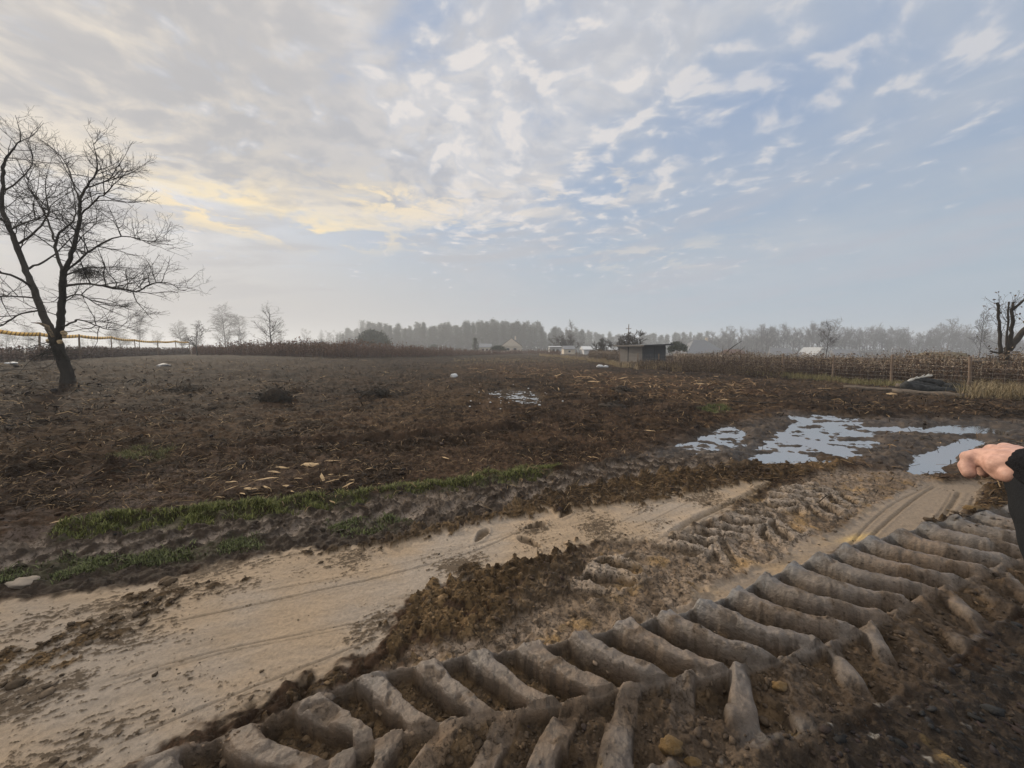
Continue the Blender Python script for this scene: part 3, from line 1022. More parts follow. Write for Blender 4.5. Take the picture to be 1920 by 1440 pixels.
def build_water():
    m = bpy.data.materials.new("water")
    m.use_nodes = True
    g = NG(m.node_tree)
    b = m.node_tree.nodes['Principled BSDF']
    b.inputs['Base Color'].default_value = (.05, .045, .04, 1)
    b.inputs['Roughness'].default_value = .03
    b.inputs['IOR'].default_value = 3.6
    b.inputs['Specular IOR Level'].default_value = .9
    tc = g.n('ShaderNodeTexCoord')
    n = g.noise(tc.outputs['Object'], 9.0, 3, .5)
    bp = g.n('ShaderNodeBump')
    bp.inputs['Strength'].default_value = .25
    bp.inputs['Distance'].default_value = .004
    g.put(bp.inputs['Height'], n)
    g.put(b.inputs['Normal'], bp.outputs[0])
    for nm, ks in (("puddle", ['wetzone']), ("puddle", ['pud_e'])):
        P = np.vstack([PG[k] for k in ks])
        c = P.mean(0)
        Q = c + (P - c) * (1.0 if nm == 'x' else 1.04)
        zz = WATER_Z + float(macro(c[:1], c[1:2])[0])
        mb = MB()
        mb.add([(a, b_, zz) for a, b_ in Q], [tuple(range(len(Q)))])
        o = mb.build(nm, m)
        if o.data.polygons[0].normal.z < 0:
            o.data.flip_normals()
        o['kind'] = 'structure'


ground = build_ground()
build_water()

# ------------------------------------------------------------------ vegetation
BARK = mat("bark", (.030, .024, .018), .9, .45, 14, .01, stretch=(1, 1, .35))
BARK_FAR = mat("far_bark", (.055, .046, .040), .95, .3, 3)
BIRCH = mat("birch_bark", (.10, .088, .08), .95, .4, 3)
TINT = mat("plant_matter", (1, 1, 1), .9, .18, 8, tint=True, spec=.15)
GRASSM = mat("grass_blade", (1, 1, 1), .7, .15, 6, tint=True, spec=.3)
SOILM = mat("clod_soil", (1, 1, 1), .93, .35, 60, .004, 140, tint=True, spec=.25)
CUT = mat("sawn_wood", (.50, .36, .20), .8, .25, 25)


def tubes(lines):
    """lines: (pts (n,3), radii (n,), sides) -> V, F arrays"""
    Vs, Fs, off = [], [], 0
    for pts, rad, sd in lines:
        n = len(pts)
        T = np.gradient(pts, axis=0)
        T /= np.linalg.norm(T, axis=1)[:, None] + 1e-9
        ref = np.array((.31, .17, 1.0)) if abs(T[0, 2]) < .8 else np.array((1.0, .2, .1))
        A = np.cross(T, ref)
        A /= np.linalg.norm(A, axis=1)[:, None] + 1e-9
        B = np.cross(T, A)
        q = np.arange(sd) * 2 * math.pi / sd
        V = pts[:, None] + rad[:, None, None] * (np.cos(q)[None, :, None] * A[:, None] + np.sin(q)[None, :, None] * B[:, None])
        i = np.arange(n - 1)[:, None] * sd
        k = np.arange(sd)[None]
        k2 = (k + 1) % sd
        F = np.stack([i + k, i + k2, i + sd + k2, i + sd + k], -1).reshape(-1, 4) + off
        Vs.append(V.reshape(-1, 3))
        Fs.append(F)
        off += n * sd
    return np.vstack(Vs), np.vstack(Fs)


def unit(v):
    return v / (np.linalg.norm(v) + 1e-9)


def limb(q, p, d, ln, r0, r1, nseg, wander, up):
    pts = [np.array(p, float)]
    d = unit(np.array(d, float))
    for i in range(nseg):
        d = unit(d + q.normal(0, wander, 3) + np.array((0, 0, up)))
        pts.append(pts[-1] + d * ln / nseg)
    return np.array(pts), np.linspace(r0, r1, nseg + 1)


def side_dir(q, t, ang):
    a = unit(np.cross(t, q.normal(0, 1, 3)))
    return unit(t * math.cos(ang) + a * math.sin(ang))


def branch_out(q, line, lev, spec, out):
    """spawn side shoots on a limb; spec[lev] = (per metre, length lo, hi, angle lo, hi, radius, wander, up, start)"""
    if lev >= len(spec):
        return
    pts, rad = line[0], line[1]
    seg = np.linalg.norm(np.diff(pts, axis=0), axis=1)
    L = seg.sum()
    dens, l0, l1, a0, a1, rr, wan, up, st = spec[lev]
    n = int(dens * L * (1 - st) + q.random())
    cum = np.concatenate([[0], np.cumsum(seg)])
    for _ in range(n):
        s = (st + (1 - st) * q.random() ** .85) * L
        i = min(np.searchsorted(cum, s) - 1, len(seg) - 1)
        i = max(i, 0)
        f = (s - cum[i]) / (seg[i] + 1e-9)
        p = pts[i] * (1 - f) + pts[i + 1] * f
        r_here = rad[i] * (1 - f) + rad[i + 1] * f
        t = unit(pts[i + 1] - pts[i])
        ln = q.uniform(l0, l1) * (1.15 - .65 * s / L)
        d = side_dir(q, t, q.uniform(a0, a1))
        if d[2] < -.35:
            d[2] *= .3
        r = min(rr * (ln / l1) ** .5, r_here * .8)
        b = limb(q, p, d, ln, r, max(r * .3, spec[-1][5] * .45), 6 if lev == 0 else (4 if lev == 1 else 3), wan, up)
        out.append((b[0], b[1], 5 if lev == 0 else 3))
        branch_out(q, b, lev + 1, spec, out)


def P3(u, v, Y):
    d = pix_dir(u, v)
    return np.array((0, 0, CAM_H)) + d * (Y / d[1])


# ---- the big bare tree on the left -----------------------------------
def big_tree():
    q = np.random.default_rng(3)
    base = at(128, 722)
    Y0 = base[1]
    root = empty("bare_tree", tuple(base), "large leafless tree with two forking stems and sawn lower limbs on the left", "tree")
    stems = {
        'trunk': [(131, 728, 0, .26), (128, 716, 0, .215), (123, 692, 0, .185), (114, 665, 0, .175), (106, 646, 0, .19), (101, 630, 0, .15)],
        'L': [(106, 648, 0, .13), (97, 622, 0, .13), (85, 600, .1, .115), (75, 575, .2, .108), (60, 535, .3, .10), (45, 500, .4, .095), (30, 458, .5, .085), (15, 420, .5, .078), (3, 387, .6, .066),
              (5, 350, .6, .055), (5, 315, .5, .048), (14, 295, .5, .036), (30, 272, .4, .024), (40, 258, .4, .016), (30, 216, .4, .006)],
        'R': [(106, 648, 0, .13), (110, 625, -.1, .115), (114, 598, -.2, .11), (115, 570, -.2, .105), (118, 535, -.3, .10), (118, 507, -.3, .092)],
        'R1': [(118, 512, -.3, .075), (131, 485, -.4, .07), (143, 445, -.5, .062), (151, 405, -.5, .055), (149, 380, -.6, .048), (158, 356, -.6, .036), (180, 325, -.6, .026), (181, 300, -.7, .018), (172, 258, -.7, .005)],
        'R1b': [(152, 402, -.5, .03), (180, 374, -.8, .024), (205, 355, -1.2, .017), (240, 318, -1.4, .005)],
        'R1c': [(160, 352, -.6, .026), (205, 336, -.2, .018), (240, 308, .2, .005)],
        'R1d': [(149, 380, -.6, .03), (138, 345, -.2, .022), (120, 300, .3, .014), (92, 280, .8, .005)],
        'R2': [(117, 510, -.3, .055), (106, 475, 0, .05), (104, 456, .2, .046), (116, 432, .3, .036), (138, 414, .5, .026), (142, 385, .8, .018), (130, 335, 1.2, .005)],
        'R2b': [(104, 456, .2, .036), (92, 420, .5, .03), (75, 385, .9, .022), (52, 345, 1.3, .014), (70, 300, 1.6, .005)],
        'R3': [(120, 512, -.3, .036), (155, 482, -.8, .032), (190, 457, -1.3, .026), (230, 443, -1.6, .018), (285, 455, -1.8, .011), (326, 460, -1.9, .004)],
        'R4': [(120, 538, -.3, .042), (160, 532, -.6, .038), (212, 538, -1.0, .032), (255, 546, -1.2, .028), (280, 534, -1.3, .02), (312, 530, -1.4, .014), (345, 545, -1.5, .008), (368, 543, -1.5, .004)],
        'R5': [(118, 612, -.2, .036), (140, 603, -.5, .03), (150, 600, -.6, .024), (186, 612, -.9, .018), (216, 619, -1.0, .010), (252, 592, -1.0, .004)],
        'R6': [(121, 560, -.2, .03), (150, 552, .5, .024), (190, 575, 1.2, .016), (245, 598, 1.6, .005)],
        'R7': [(119, 520, -.3, .034), (150, 505, .6, .028), (200, 500, 1.5, .018), (270, 505, 2.2, .005)],
        'L2': [(47, 505, .4, .04), (80, 492, 1.0, .034), (110, 470, 1.6, .024), (150, 430, 2.2, .014), (195, 400, 2.6, .005)],
        'L3': [(62, 540, .3, .045), (30, 520, -.2, .04), (-20, 505, -.6, .032), (-80, 490, -.9, .012)],
        'L4': [(78, 582, .2, .034), (40, 588, -.4, .028), (5, 610, -.9, .02), (-40, 626, -1.2, .006)],
        'L5': [(30, 458, .5, .045), (60, 440, .8, .036), (90, 400, 1.2, .026), (85, 340, 1.5, .012), (100, 290, 1.7, .004)],
        'L6': [(15, 420, .5, .045), (-25, 390, .2, .035), (-60, 340, 0, .02), (-50, 280, 0, .006)],
        'L7': [(70, 560, .2, .035), (20, 555, .9, .028), (-30, 560, 1.5, .014)],
        'L8': [(20, 430, .5, .03), (55, 415, -.3, .024), (85, 400, -1.0, .016), (60, 360, -1.5, .005)],
        'L9': [(4, 360, .6, .03), (40, 335, .9, .024), (62, 300, 1.2, .014), (48, 255, 1.4, .005)],
    }
    lines = {}
    for k, L in stems.items():
        pts = np.array([P3(u, v, Y0 + dy) for u, v, dy, r in L])
        rad = np.array([r for *_, r in L])
        n = 4
        S_ = smooth_line(np.column_stack([pts, rad]), n)
        pp = S_[:, :3] + q.normal(0, .012, (len(S_), 3))
        lines[k] = (pp, np.maximum(S_[:, 3], .004))
    org = np.array(base)
    tr = [(lines[k][0] - org, lines[k][1], 12) for k in ('trunk', 'L', 'R')]
    V, F = tubes(tr)
    n3 = np.column_stack([vnoise3(V * 5 + 3), vnoise3(V * 5 + 9), vnoise3(V * 5 + 17)])
    V = V + n3 * .025
    # root flare
    fl = np.exp(-np.maximum(V[:, 2] + .1, 0) / .18)
    V[:, :2] += (V[:, :2]) * fl[:, None] * .35
    o = mesh_np("trunk", V, F, BARK, root, smooth=True)
    limbs = [(lines[k][0] - org, lines[k][1], 7) for k in lines if k not in ('trunk', 'L', 'R')]
    V, F = tubes(limbs)
    mesh_np("limbs", V, F, BARK, root, smooth=True)
    spec = [(4.4, .7, 2.3, .6, 1.3, .022, .16, .05, .2), (6.4, .3, 1.0, .5, 1.2, .0105, .20, .04, .12), (6.2, .12, .42, .5, 1.2, .0068, .22, .03, .1)]
    out = []
    for k, (p, r) in lines.items():
        if k == 'trunk':
            continue
        sp = [list(s) for s in spec]
        if k in ('L', 'R'):
            sp[0][0] = 3.2
            sp[0][8] = .38
        branch_out(q, (p - org, r), 0, sp, out)
    V, F = tubes(out)
    mesh_np("crown", V, F, BARK, root)
    # dense knot of twigs caught in the crown
    c = P3(166, 512, Y0 - .3) - org
    tw = []
    for _ in range(330):
        d = unit(q.normal(0, 1, 3) * np.array((1.4, 1, .7)))
        p = c + d * q.random() ** .5 * np.array((.42, .4, .26)) + q.normal(0, .05, 3)
        tw.append(limb(q, p, q.normal(0, 1, 3), q.uniform(.15, .5), .007, .003, 3, .4, 0) + (3,))
    V, F = tubes(tw)
    mesh_np("twig_clump", V, F, BARK, root)
    # pale sawn scars
    toc = unit(np.array((0, 0, CAM_H)) - base)
    for (u, v, s) in ((117, 585, .055), (113, 605, .06), (122, 624, .075), (110, 641, .06), (91, 641, .06), (120, 630, .05)):
        p = P3(u, v, Y0 - .16) - org
        mb = MB()
        nrm = Vector(toc + q.normal(0, .35, 3)).normalized()
        M = nrm.to_track_quat('Z', 'Y').to_matrix()
        vs = []
        for ring, (rr, zz) in enumerate(((1.15, -.08), (1.0, .012), (.0, .016))):
            for k in range(10):
                a = k * .628
                vs.append(M @ Vector((math.cos(a) * s * rr * (1 + .15 * math.sin(3 * a)), math.sin(a) * s * rr * 1.25, zz)) + Vector(p))
        fs = [(i * 10 + k, i * 10 + (k + 1) % 10, i * 10 + 10 + (k + 1) % 10, i * 10 + 10 + k) for i in range(2) for k in range(10)]
        mb.add(vs, fs).build("branch_scar", CUT, root)
    # torn stub with a pale splinter
    mb = MB()
    a, b, c2, d2 = [P3(u, v, Y0 - .2) - org for u, v in ((100, 632), (88, 612), (74, 606), (58, 605))]
    mb.tube([a, b, c2, d2], [.05, .07, .035, .008], 7)
    mb.build("torn_stub", mat("torn_wood", (.30, .22, .13), .9, .5, 9, col2=(.05, .04, .03)), root)
    # small branches hanging below the fork
    tw = []
    for (u, v) in ((104, 648), (98, 655), (112, 655), (95, 640)):
        p = P3(u, v, Y0 - .2) - org
        for _ in range(4):
            b = limb(q, p, (q.uniform(-1, .8), q.uniform(-.6, .2), q.uniform(-1, .2)), q.uniform(.5, 1.3), .014, .004, 5, .22, -.03)
            tw.append(b + (4,))
            branch_out(q, b, 1, spec, tw)
    b = limb(q, P3(100, 652, Y0 - .2) - org, (-1, -.3, -.55), 2.0, .018, .004, 6, .1, -.02)
    tw.append(b + (4,))
    V, F = tubes(tw)
    mesh_np("broken_branches", V, F, BARK, root)
    return root


# ---- pollarded tree on the right --------------------------------------
def pollard():
    q = np.random.default_rng(11)
    Y0 = 17.5
    base = at_y(1876, Y0)
    root = empty("pollarded_tree", tuple(base), "cut back tree with upright stubs and thin shoots behind the right fence end", "tree")
    st = {
        'T': [(1876, 728, .27), (1878, 700, .22), (1880, 682, .22), (1886, 664, .20)],
        'A': [(1878, 680, .13), (1874, 645, .10), (1874, 610, .085), (1871, 585, .08), (1870, 568, .075)],
        'B': [(1886, 666, .16), (1894, 640, .13), (1897, 610, .10), (1897, 580, .09), (1901, 566, .07)],
        'C': [(1886, 664, .07), (1888, 640, .06), (1890, 600, .055), (1891, 566, .05)],
        'D': [(1890, 655, .17), (1906, 636, .14), (1930, 612, .12), (1970, 585, .09), (2000, 540, .05)],
        'E': [(1897, 582, .08), (1915, 566, .07), (1945, 548, .05), (1990, 530, .03)],
        'F': [(1884, 665, .08), (1868, 661, .06), (1858, 659, .035)],
        'G': [(1888, 666, .07), (1905, 664, .05), (1916, 663, .03)],
    }
    org = np.array(base)
    ln = {}
    for k, L in st.items():
        pts = np.array([P3(u, v, Y0) for u, v, r in L])
        S_ = smooth_line(np.column_stack([pts, [r * (.85 if k in 'TD' else .62) for *_, r in L]]), 4)
        ln[k] = (S_[:, :3] - org + q.normal(0, .012, (len(S_), 3)), S_[:, 3])
    def capped(keys):
        mb = MB()
        for k in keys:
            mb.tube(list(ln[k][0]), list(ln[k][1]), 9)
        V = np.array(mb.v)
        mb.v = [tuple(p) for p in V + np.column_stack([vnoise3(V * 6), vnoise3(V * 6 + 5), vnoise3(V * 6 + 11)]) * .03]
        return mb
    capped(['T']).build("trunk", BARK, root, smooth=True)
    for k in 'ABCDEFG':
        capped([k]).build("limb_stub" if k in 'ABCFG' else "limb", BARK, root, smooth=True)
    out = []
    spec = [(8.5, .4, 1.4, .5, 1.2, .010, .14, .16, .25), (6, .12, .45, .5, 1.1, .005, .2, .05, .15)]
    for k in 'ABCDEFG':
        branch_out(q, ln[k], 0, spec, out)
    branch_out(q, ln['T'], 0, [(14, .4, 1.2, .8, 1.5, .010, .15, .1, .3), spec[1]], out)
    V, F = tubes(out)
    mesh_np("shoots", V, F, BARK, root)
    # a few withered leaves left on the shoots
    tips = np.array([l[0][-1] for l in out])
    sel = tips[q.random(len(tips)) < .35]
    V, F, T = leaf_cards(q, sel, .045, (.07, .05, .03), (.12, .085, .05))
    mesh_np("withered_leaves", V, F, TINT, root, tint=T)


def leaf_cards(q, P, size, c0, c1, flat=1.0):
    n = len(P)
    a = q.normal(0, 1, (n, 3))
    a /= np.linalg.norm(a, axis=1)[:, None]
    b = np.cross(a, q.normal(0, 1, (n, 3)))
    b /= np.linalg.norm(b, axis=1)[:, None] + 1e-9
    s = (size * q.uniform(.6, 1.4, n))[:, None]
    a, b = a * s, b * s * .6
    a[:, 2] *= flat
    b[:, 2] *= flat
    V = np.stack([P - a, P - b, P + a, P + b], 1).reshape(-1, 3)
    F = np.arange(n * 4).reshape(-1, 4)
    c = lerp(np.array(c0)[None], np.array(c1)[None], q.random((n, 1)))
    return V, F, np.repeat(c, 4, 0)


# ---- tree kinds used farther off: each is a trunk mesh and a crown mesh --
def kind_bare(seed, H, spread=.55, tw=.02, droop=0.0, dens=1.0, base_r=.16, upright=.12, clear=.22, barkm=None):
    q = np.random.default_rng(seed)
    trunk = limb(q, (0, 0, -.2), (q.normal(0, .03), q.normal(0, .03), 1), H * .95, base_r * H / 10, tw * .8, 12, .035, .03)
    spec = [(2.6 * dens * 10 / H, H * .16, H * spread * .75, .55, 1.05, .05 * H / 10, .10, upright - droop * .05, clear),
            (1.7 * dens * 10 / H * 1.7, H * .06, H * .2, .4, 1.0, tw * 1.5, .16, upright * .5 - droop * .12, .15),
            (3.0 * dens * 10 / H * 1.3, H * .03, H * .085, .4, 1.0, tw, .2, -droop * .25, .1)]
    out = []
    branch_out(q, trunk, 0, spec, out)
    V1, F1 = tubes([(trunk[0], trunk[1], 7)])
    V2, F2 = tubes([(a, np.maximum(b, tw * .6), 3) for a, b, s in out])
    return V1, F1, V2, F2


def kind_pine(seed, H, broad=1.0, clear=.4):
    q = np.random.default_rng(seed)
    trunk = limb(q, (0, 0, -.3), (0, 0, 1), H * .96, .018 * H, .02 * H * .2, 9, .02, .02)
    pts, lines = [], [(trunk[0], trunk[1], 6)]
    n = 46
    for i in range(n):
        f = clear + (1 - clear) * (i + .5) / n
        z = f * H
        g = (f - clear) / (1 - clear)
        rad = H * .16 * broad * (1.0 - .35 * abs(g - .25) / .65 - .62 * max(0, g - .35) / .65) * q.uniform(.35, 1.25)
        a = q.random() * 6.283
        d = np.array((math.cos(a), math.sin(a), .12 + .3 * g))
        b = limb(q, (0, 0, z - .03 * H), d, max(rad, .2), .004 * H, .05, 4, .12, .05)
        lines.append((b[0], b[1], 3))
        for j in range(1, 5):
            c = b[0][j]
            m = 8
            pts.append(c + q.normal(0, 1, (m, 3)) * np.array((.045, .045, .022)) * H)
    P = np.vstack(pts)
    V1, F1 = tubes(lines)
    V2, F2, T = leaf_cards(q, P, .020 * H, (.022, .030, .018), (.052, .062, .032), .75)
    return V1, F1, V2, F2, T


def kind_round(seed, H, Wd):
    q = np.random.default_rng(seed)
    V1, F1 = tubes([limb(q, (0, 0, -.2), (0, 0, 1), H * .6, .25, .1, 5, .04, .02) + (7,)])
    pts = []
    for i in range(110):
        d = unit(q.normal(0, 1, 3))
        d[2] = abs(d[2]) * 1.0 - .15
        rr = q.uniform(.55, 1.0)
        c = np.array((0, 0, H * .42)) + d * rr * np.array((Wd / 2, Wd / 2, H * .52))
        pts.append(c + q.normal(0, 1, (34, 3)) * np.array((.06 * Wd, .06 * Wd, .05 * H)))
    P = np.vstack(pts)
    V2, F2, T = leaf_cards(q, P, .026 * Wd, (.020, .028, .018), (.05, .06, .032))
    return V1, F1, V2, F2, T


def kind_shrub(seed):
    """many stems fanning out from one root, 10 high and about 17 wide"""
    q = np.random.default_rng(seed)
    st, out = [], []
    for i in range(15):
        a = q.random() * 6.283
        k = q.uniform(.1, 1.0)
        b = limb(q, (q.normal(0, .4), q.normal(0, .4), -.2), (math.cos(a) * k, math.sin(a) * k, 1), q.uniform(7, 10.5) * (1 - .12 * k), .11, .03, 9, .06, .035)
        st.append(b + (4,))
        branch_out(q, b, 0, [(2.4, 1.2, 3.4, .4, .9, .07, .10, .08, .2), (4.0, .5, 1.6, .4, 1.0, .05, .14, .05, .15)], out)
    V1, F1 = tubes(st)
    V2, F2 = tubes([(a, np.maximum(b, .045), 3) for a, b, s in out])
    return V1, F1, V2, F2


class Kind:
    def __init__(self, data, name, m_trunk, m_crown, crown="crown"):
        self.name, self.crown = name, crown
        self.a = self.b = None
        self.data, self.mt, self.mc = data, m_trunk, m_crown

    def plant(self, p, s, rz, label, group=None, cat="tree", name=None, sx=1.0):
        nm = name or self.name
        r = empty(nm, tuple(p), label, cat, group, rz)
        r.scale = (s * sx, s * sx, s)
        if self.a is None:
            d = self.data
            self.a = mesh_np("trunk", d[0], d[1], self.mt, r, smooth=True)
            self.b = mesh_np(self.crown, d[2], d[3], self.mc, r, tint=d[4] if len(d) > 4 else None)
        else:
            for o in (self.a, self.b):
                c = o.copy()
                COL.objects.link(c)
                c.parent = r
        return r


def far_trees():
    q = np.random.default_rng(21)
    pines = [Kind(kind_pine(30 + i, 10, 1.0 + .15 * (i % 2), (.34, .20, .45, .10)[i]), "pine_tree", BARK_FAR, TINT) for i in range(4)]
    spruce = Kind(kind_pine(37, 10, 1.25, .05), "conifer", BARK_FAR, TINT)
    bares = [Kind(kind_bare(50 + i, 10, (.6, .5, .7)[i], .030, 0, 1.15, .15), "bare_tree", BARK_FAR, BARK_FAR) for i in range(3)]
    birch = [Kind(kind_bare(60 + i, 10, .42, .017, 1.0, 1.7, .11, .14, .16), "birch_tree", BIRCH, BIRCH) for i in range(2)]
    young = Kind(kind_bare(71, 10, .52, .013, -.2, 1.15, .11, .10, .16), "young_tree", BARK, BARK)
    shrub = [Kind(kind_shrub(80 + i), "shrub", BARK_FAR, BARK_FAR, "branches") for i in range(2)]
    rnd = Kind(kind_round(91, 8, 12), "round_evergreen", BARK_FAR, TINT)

    def stand(K, u, vtop, Y, label, group=None, cat="tree", sx=1.0, name=None, H=10.0, lift=0.0):
        p = at_y(u, Y * (1.35 if Y >= 140 else 1.0))
        h = up_to(vtop, p)
        return K.plant(p, h / H, q.uniform(0, 6.28), label, group, cat, name, sx)

    # single trees of the middle distance
    stand(young, 512, 570, 72, "young leafless tree with a straight leader rising from brown weeds left of the pine wood", sx=1.75)
    stand(bares[0], 374, 603, 46, "small crooked bare tree at the far end of the yellow taped fence", sx=1.3)
    stand(birch[0], 428, 573, 150, "tallest pale grey birch in the haze, between the small crooked tree and the young tree", sx=1.3)
    stand(birch[1], 452, 592, 152, "shorter birch close beside the tallest hazy birch", sx=1.3)
    stand(birch[0], 347, 604, 160, "hazy birch just left of the small crooked bare tree", sx=1.4)
    stand(birch[1], 268, 585, 165, "slender hazy birch above the left fence, right of the big tree", sx=1.0)
    stand(birch[0], 232, 606, 170, "low spreading hazy birch behind the long branch of the big tree", sx=1.7)
    stand(birch[1], 60, 612, 170, "faint hazy birch seen through the big tree at the left", sx=1.6)
    stand(birch[0], 20, 617, 185, "faint low birch at the far left edge of the field", sx=1.8)
    stand(rnd, 702, 614, 128, "dark broad evergreen with a rounded crown in front of the pine wood", H=8, sx=.85, name="round_evergreen")
    stand(shrub[0], 656, 636, 126, "grey twiggy shrub left of the broad round evergreen", cat="shrub", sx=1.0)
    stand(rnd, 607, 640, 160, "low dark bush right of the pale farm halls", cat="bush", H=8, sx=.9, name="evergreen_bush")
    stand(spruce, 892, 633, 118, "small dark cone shaped conifer in front of the pine wood", sx=1.3)
    stand(rnd, 815, 644, 150, "small dark bush before the middle of the pine wood", cat="bush", H=8, sx=.7, name="evergreen_bush")
    stand(rnd, 772, 650, 130, "low bush between the round evergreen and the middle of the pine wood", cat="bush", H=8, sx=.7, name="evergreen_bush")
    stand(rnd, 934, 646, 116, "dark clipped bush just left of the steep roofed house", cat="bush", H=8, sx=1.2, name="evergreen_bush")
    stand(shrub[1], 1062, 626, 125, "reddish leafless shrub mass behind the white cabin", cat="shrub", sx=1.7)
    stand(bares[1], 1068, 605, 180, "thin bare tree rising above the reddish shrub", sx=1.2)
    stand(shrub[0], 1168, 620, 62, "wide leafless bush spreading just behind the dark shed", cat="shrub", sx=1.5)
    stand(shrub[1], 1128, 632, 66, "smaller leafless bush left of the shed behind the weeds", cat="shrub", sx=1.0)
    stand(rnd, 1268, 637, 75, "dark rounded bush right of the shed", cat="bush", H=8, sx=.7, name="evergreen_bush")
    stand(bares[2], 1545, 609, 78, "sparse bare tree in front of the white roofed houses on the right", sx=1.0)
    stand(bares[1], 1829, 586, 120, "tall fan shaped bare tree in haze left of the pollarded tree", sx=.85)
    stand(bares[0], 1432, 611, 190, "broad bare tree at the left end of the right-hand wood", sx=1.1)
    # pine wood in the centre
    prof = [(620, 640), (640, 622), (680, 609), (705, 604), (745, 613), (800, 613), (850, 608), (900, 603), (960, 605), (1010, 607), (1024, 628), (1040, 612), (1065, 618), (1100, 622), (1160, 627), (1290, 627), (1420, 628)]
    pu, pv = zip(*prof)
    lab = "tall pine in the hazy wood behind the field, one of many alike"
    n = 0
    for row, (Y, step) in enumerate(((225, 8.5), (250, 7.5), (285, 7.5))):
        u = 622 + row * 4
        while u < 1430:
            v = np.interp(u, pu, pv)
            if u < 690 and row == 0:
                u += step
                continue
            if u > 1040 and row == 0:
                u += step
                continue
            K = pines[int(q.integers(0, 4))]
            YY = Y * q.uniform(.96, 1.05) * (1.25 if u < 690 or u > 1090 else 1.0)
            stand(K, u + q.normal(0, 2), v + q.normal(2, 4.5) + (0 if row else 2), YY, lab, "pines of the far wood", sx=q.uniform(.7, 1.15))
            n += 1
            u += step * q.uniform(.75, 1.3)
    # bare wood on the right
    prof = [(1240, 640), (1290, 630), (1400, 622), (1440, 613), (1490, 616), (1550, 611), (1610, 617), (1660, 612), (1700, 622), (1760, 610), (1810, 618), (1870, 625), (1960, 618), (2050, 620)]
    pu, pv = zip(*prof)
    lab = "leafless tree in the blue hazy wood on the right, one of many alike"
    for row, (Y, step) in enumerate(((205, 13), (235, 11), (262, 10))):
        u = 1275 + row * 5
        while u < 2040:
            v = np.interp(u, pu, pv)
            K = bares[int(q.integers(0, 3))]
            stand(K, u + q.normal(0, 3), v + q.normal(3, 5.0) + (0, 1, 3)[row], Y * q.uniform(.95, 1.05), lab, "bare trees of the right wood", sx=q.uniform(.8, 1.3))
            n += 1
            u += step * q.uniform(.7, 1.35)
    # scrub that closes the foot of both woods
    def scrub(n, u0, u1, Y0, Y1, hmax, c0, c1, size):
        u, Y = q.uniform(u0, u1, n), 1.35 * q.uniform(Y0, Y1, n)
        hmax, size = hmax * 1.3, size * 1.3
        X = (u - 960) / 721 * Y / math.cos(R(PITCH))
        z = macro(X, Y)
        top = hmax * (.55 + .9 * np.maximum(fbm(X, Y, 9, 3, 443) + .25, 0))
        P = np.column_stack([X, Y, z + top * q.random(n) ** .8])
        V, F, T = leaf_cards(q, P, size, c0, c1)
        stuff("undergrowth", V, F, T, TINT)
    scrub(24000, 640, 1030, 222, 262, 9.0, (.022, .026, .018), (.05, .05, .034), .42)
    scrub(16000, 1020, 1440, 262, 300, 9.0, (.022, .026, .018), (.05, .05, .036), .5)
    scrub(26000, 1270, 2060, 200, 262, 6.0, (.035, .030, .026), (.07, .06, .052), .34)
    print("far trees", n)
    # far left, nearly lost in the haze
    lab = "dim leafless tree in the far left haze, one of many alike"
    for i in range(34):
        u = q.uniform(-160, 640)
        stand(bares[int(q.integers(0, 3))], u, q.uniform(618, 640), q.uniform(300, 420), lab, "dim trees in the left haze", sx=q.uniform(.9, 1.4))


# ---- weeds, grass, litter (nobody could count them) ---------------------
def stalks(q, B, h, w, nleaf, leaf, c_stem, c_leaf0, c_leaf1, lean=.12, top=.45):
    n = len(B)
    h = h[:, None]
    az = q.random(n) * 6.283
    L = np.column_stack([q.normal(0, lean, n), q.normal(0, lean, n), np.ones(n)])
    tip = B + L * h
    mid = (B + tip) / 2 + np.column_stack([q.normal(0, .02, n), q.normal(0, .02, n), np.zeros(n)])
    sx = np.column_stack([np.cos(az), np.sin(az), np.zeros(n)]) * w
    V = np.stack([B - sx, B + sx, mid + sx * .8, mid - sx * .8, tip + sx * .4, tip - sx * .4], 1)
    base = np.arange(n)[:, None] * 6
    F = np.concatenate([base + np.array([[0, 1, 2, 3]]), base + np.array([[3, 2, 4, 5]])], 0)
    T = np.repeat(np.array(c_stem)[None] * q.uniform(.7, 1.3, (n, 1)), 6, 0)
    t = top + (1 - top) * q.random((n, nleaf, 1))
    P = B[:, None] + (tip - B)[:, None] * t + q.normal(0, 1, (n, nleaf, 3)) * np.array((.5, .5, .3)) * .14 * h[:, None] * .6
    lv, lf, lt = leaf_cards(q, P.reshape(-1, 3), leaf, c_leaf0, c_leaf1)
    return np.vstack([V.reshape(-1, 3), lv]), np.vstack([F, lf + n * 6]), np.vstack([T, lt])


def stuff(name, V, F, T, m, label=None, cat=None):
    o = mesh_np(name, V, F, m, tint=T)
    o['kind'] = 'stuff'
    if label:
        o['label'] = label
        o['category'] = cat
    return o


FENCE_R = [(2010, 750), (1815, 735), (1671, 722), (1560, 714), (1466, 708), (1394, 703), (1330, 699), (1279, 695.5), (1235, 692.5), (1195, 690), (1162, 687.5), (1132, 680), (1105, 676.5), (1081, 673.5), (1046, 670), (1011, 667.5), (991, 666.2), (979, 665.2)]
FENCE_L = [(-60, 686), (-10, 681.5), (74, 679), (151, 675), (211, 671), (257, 668.5), (297, 667), (332, 666), (357, 665)]


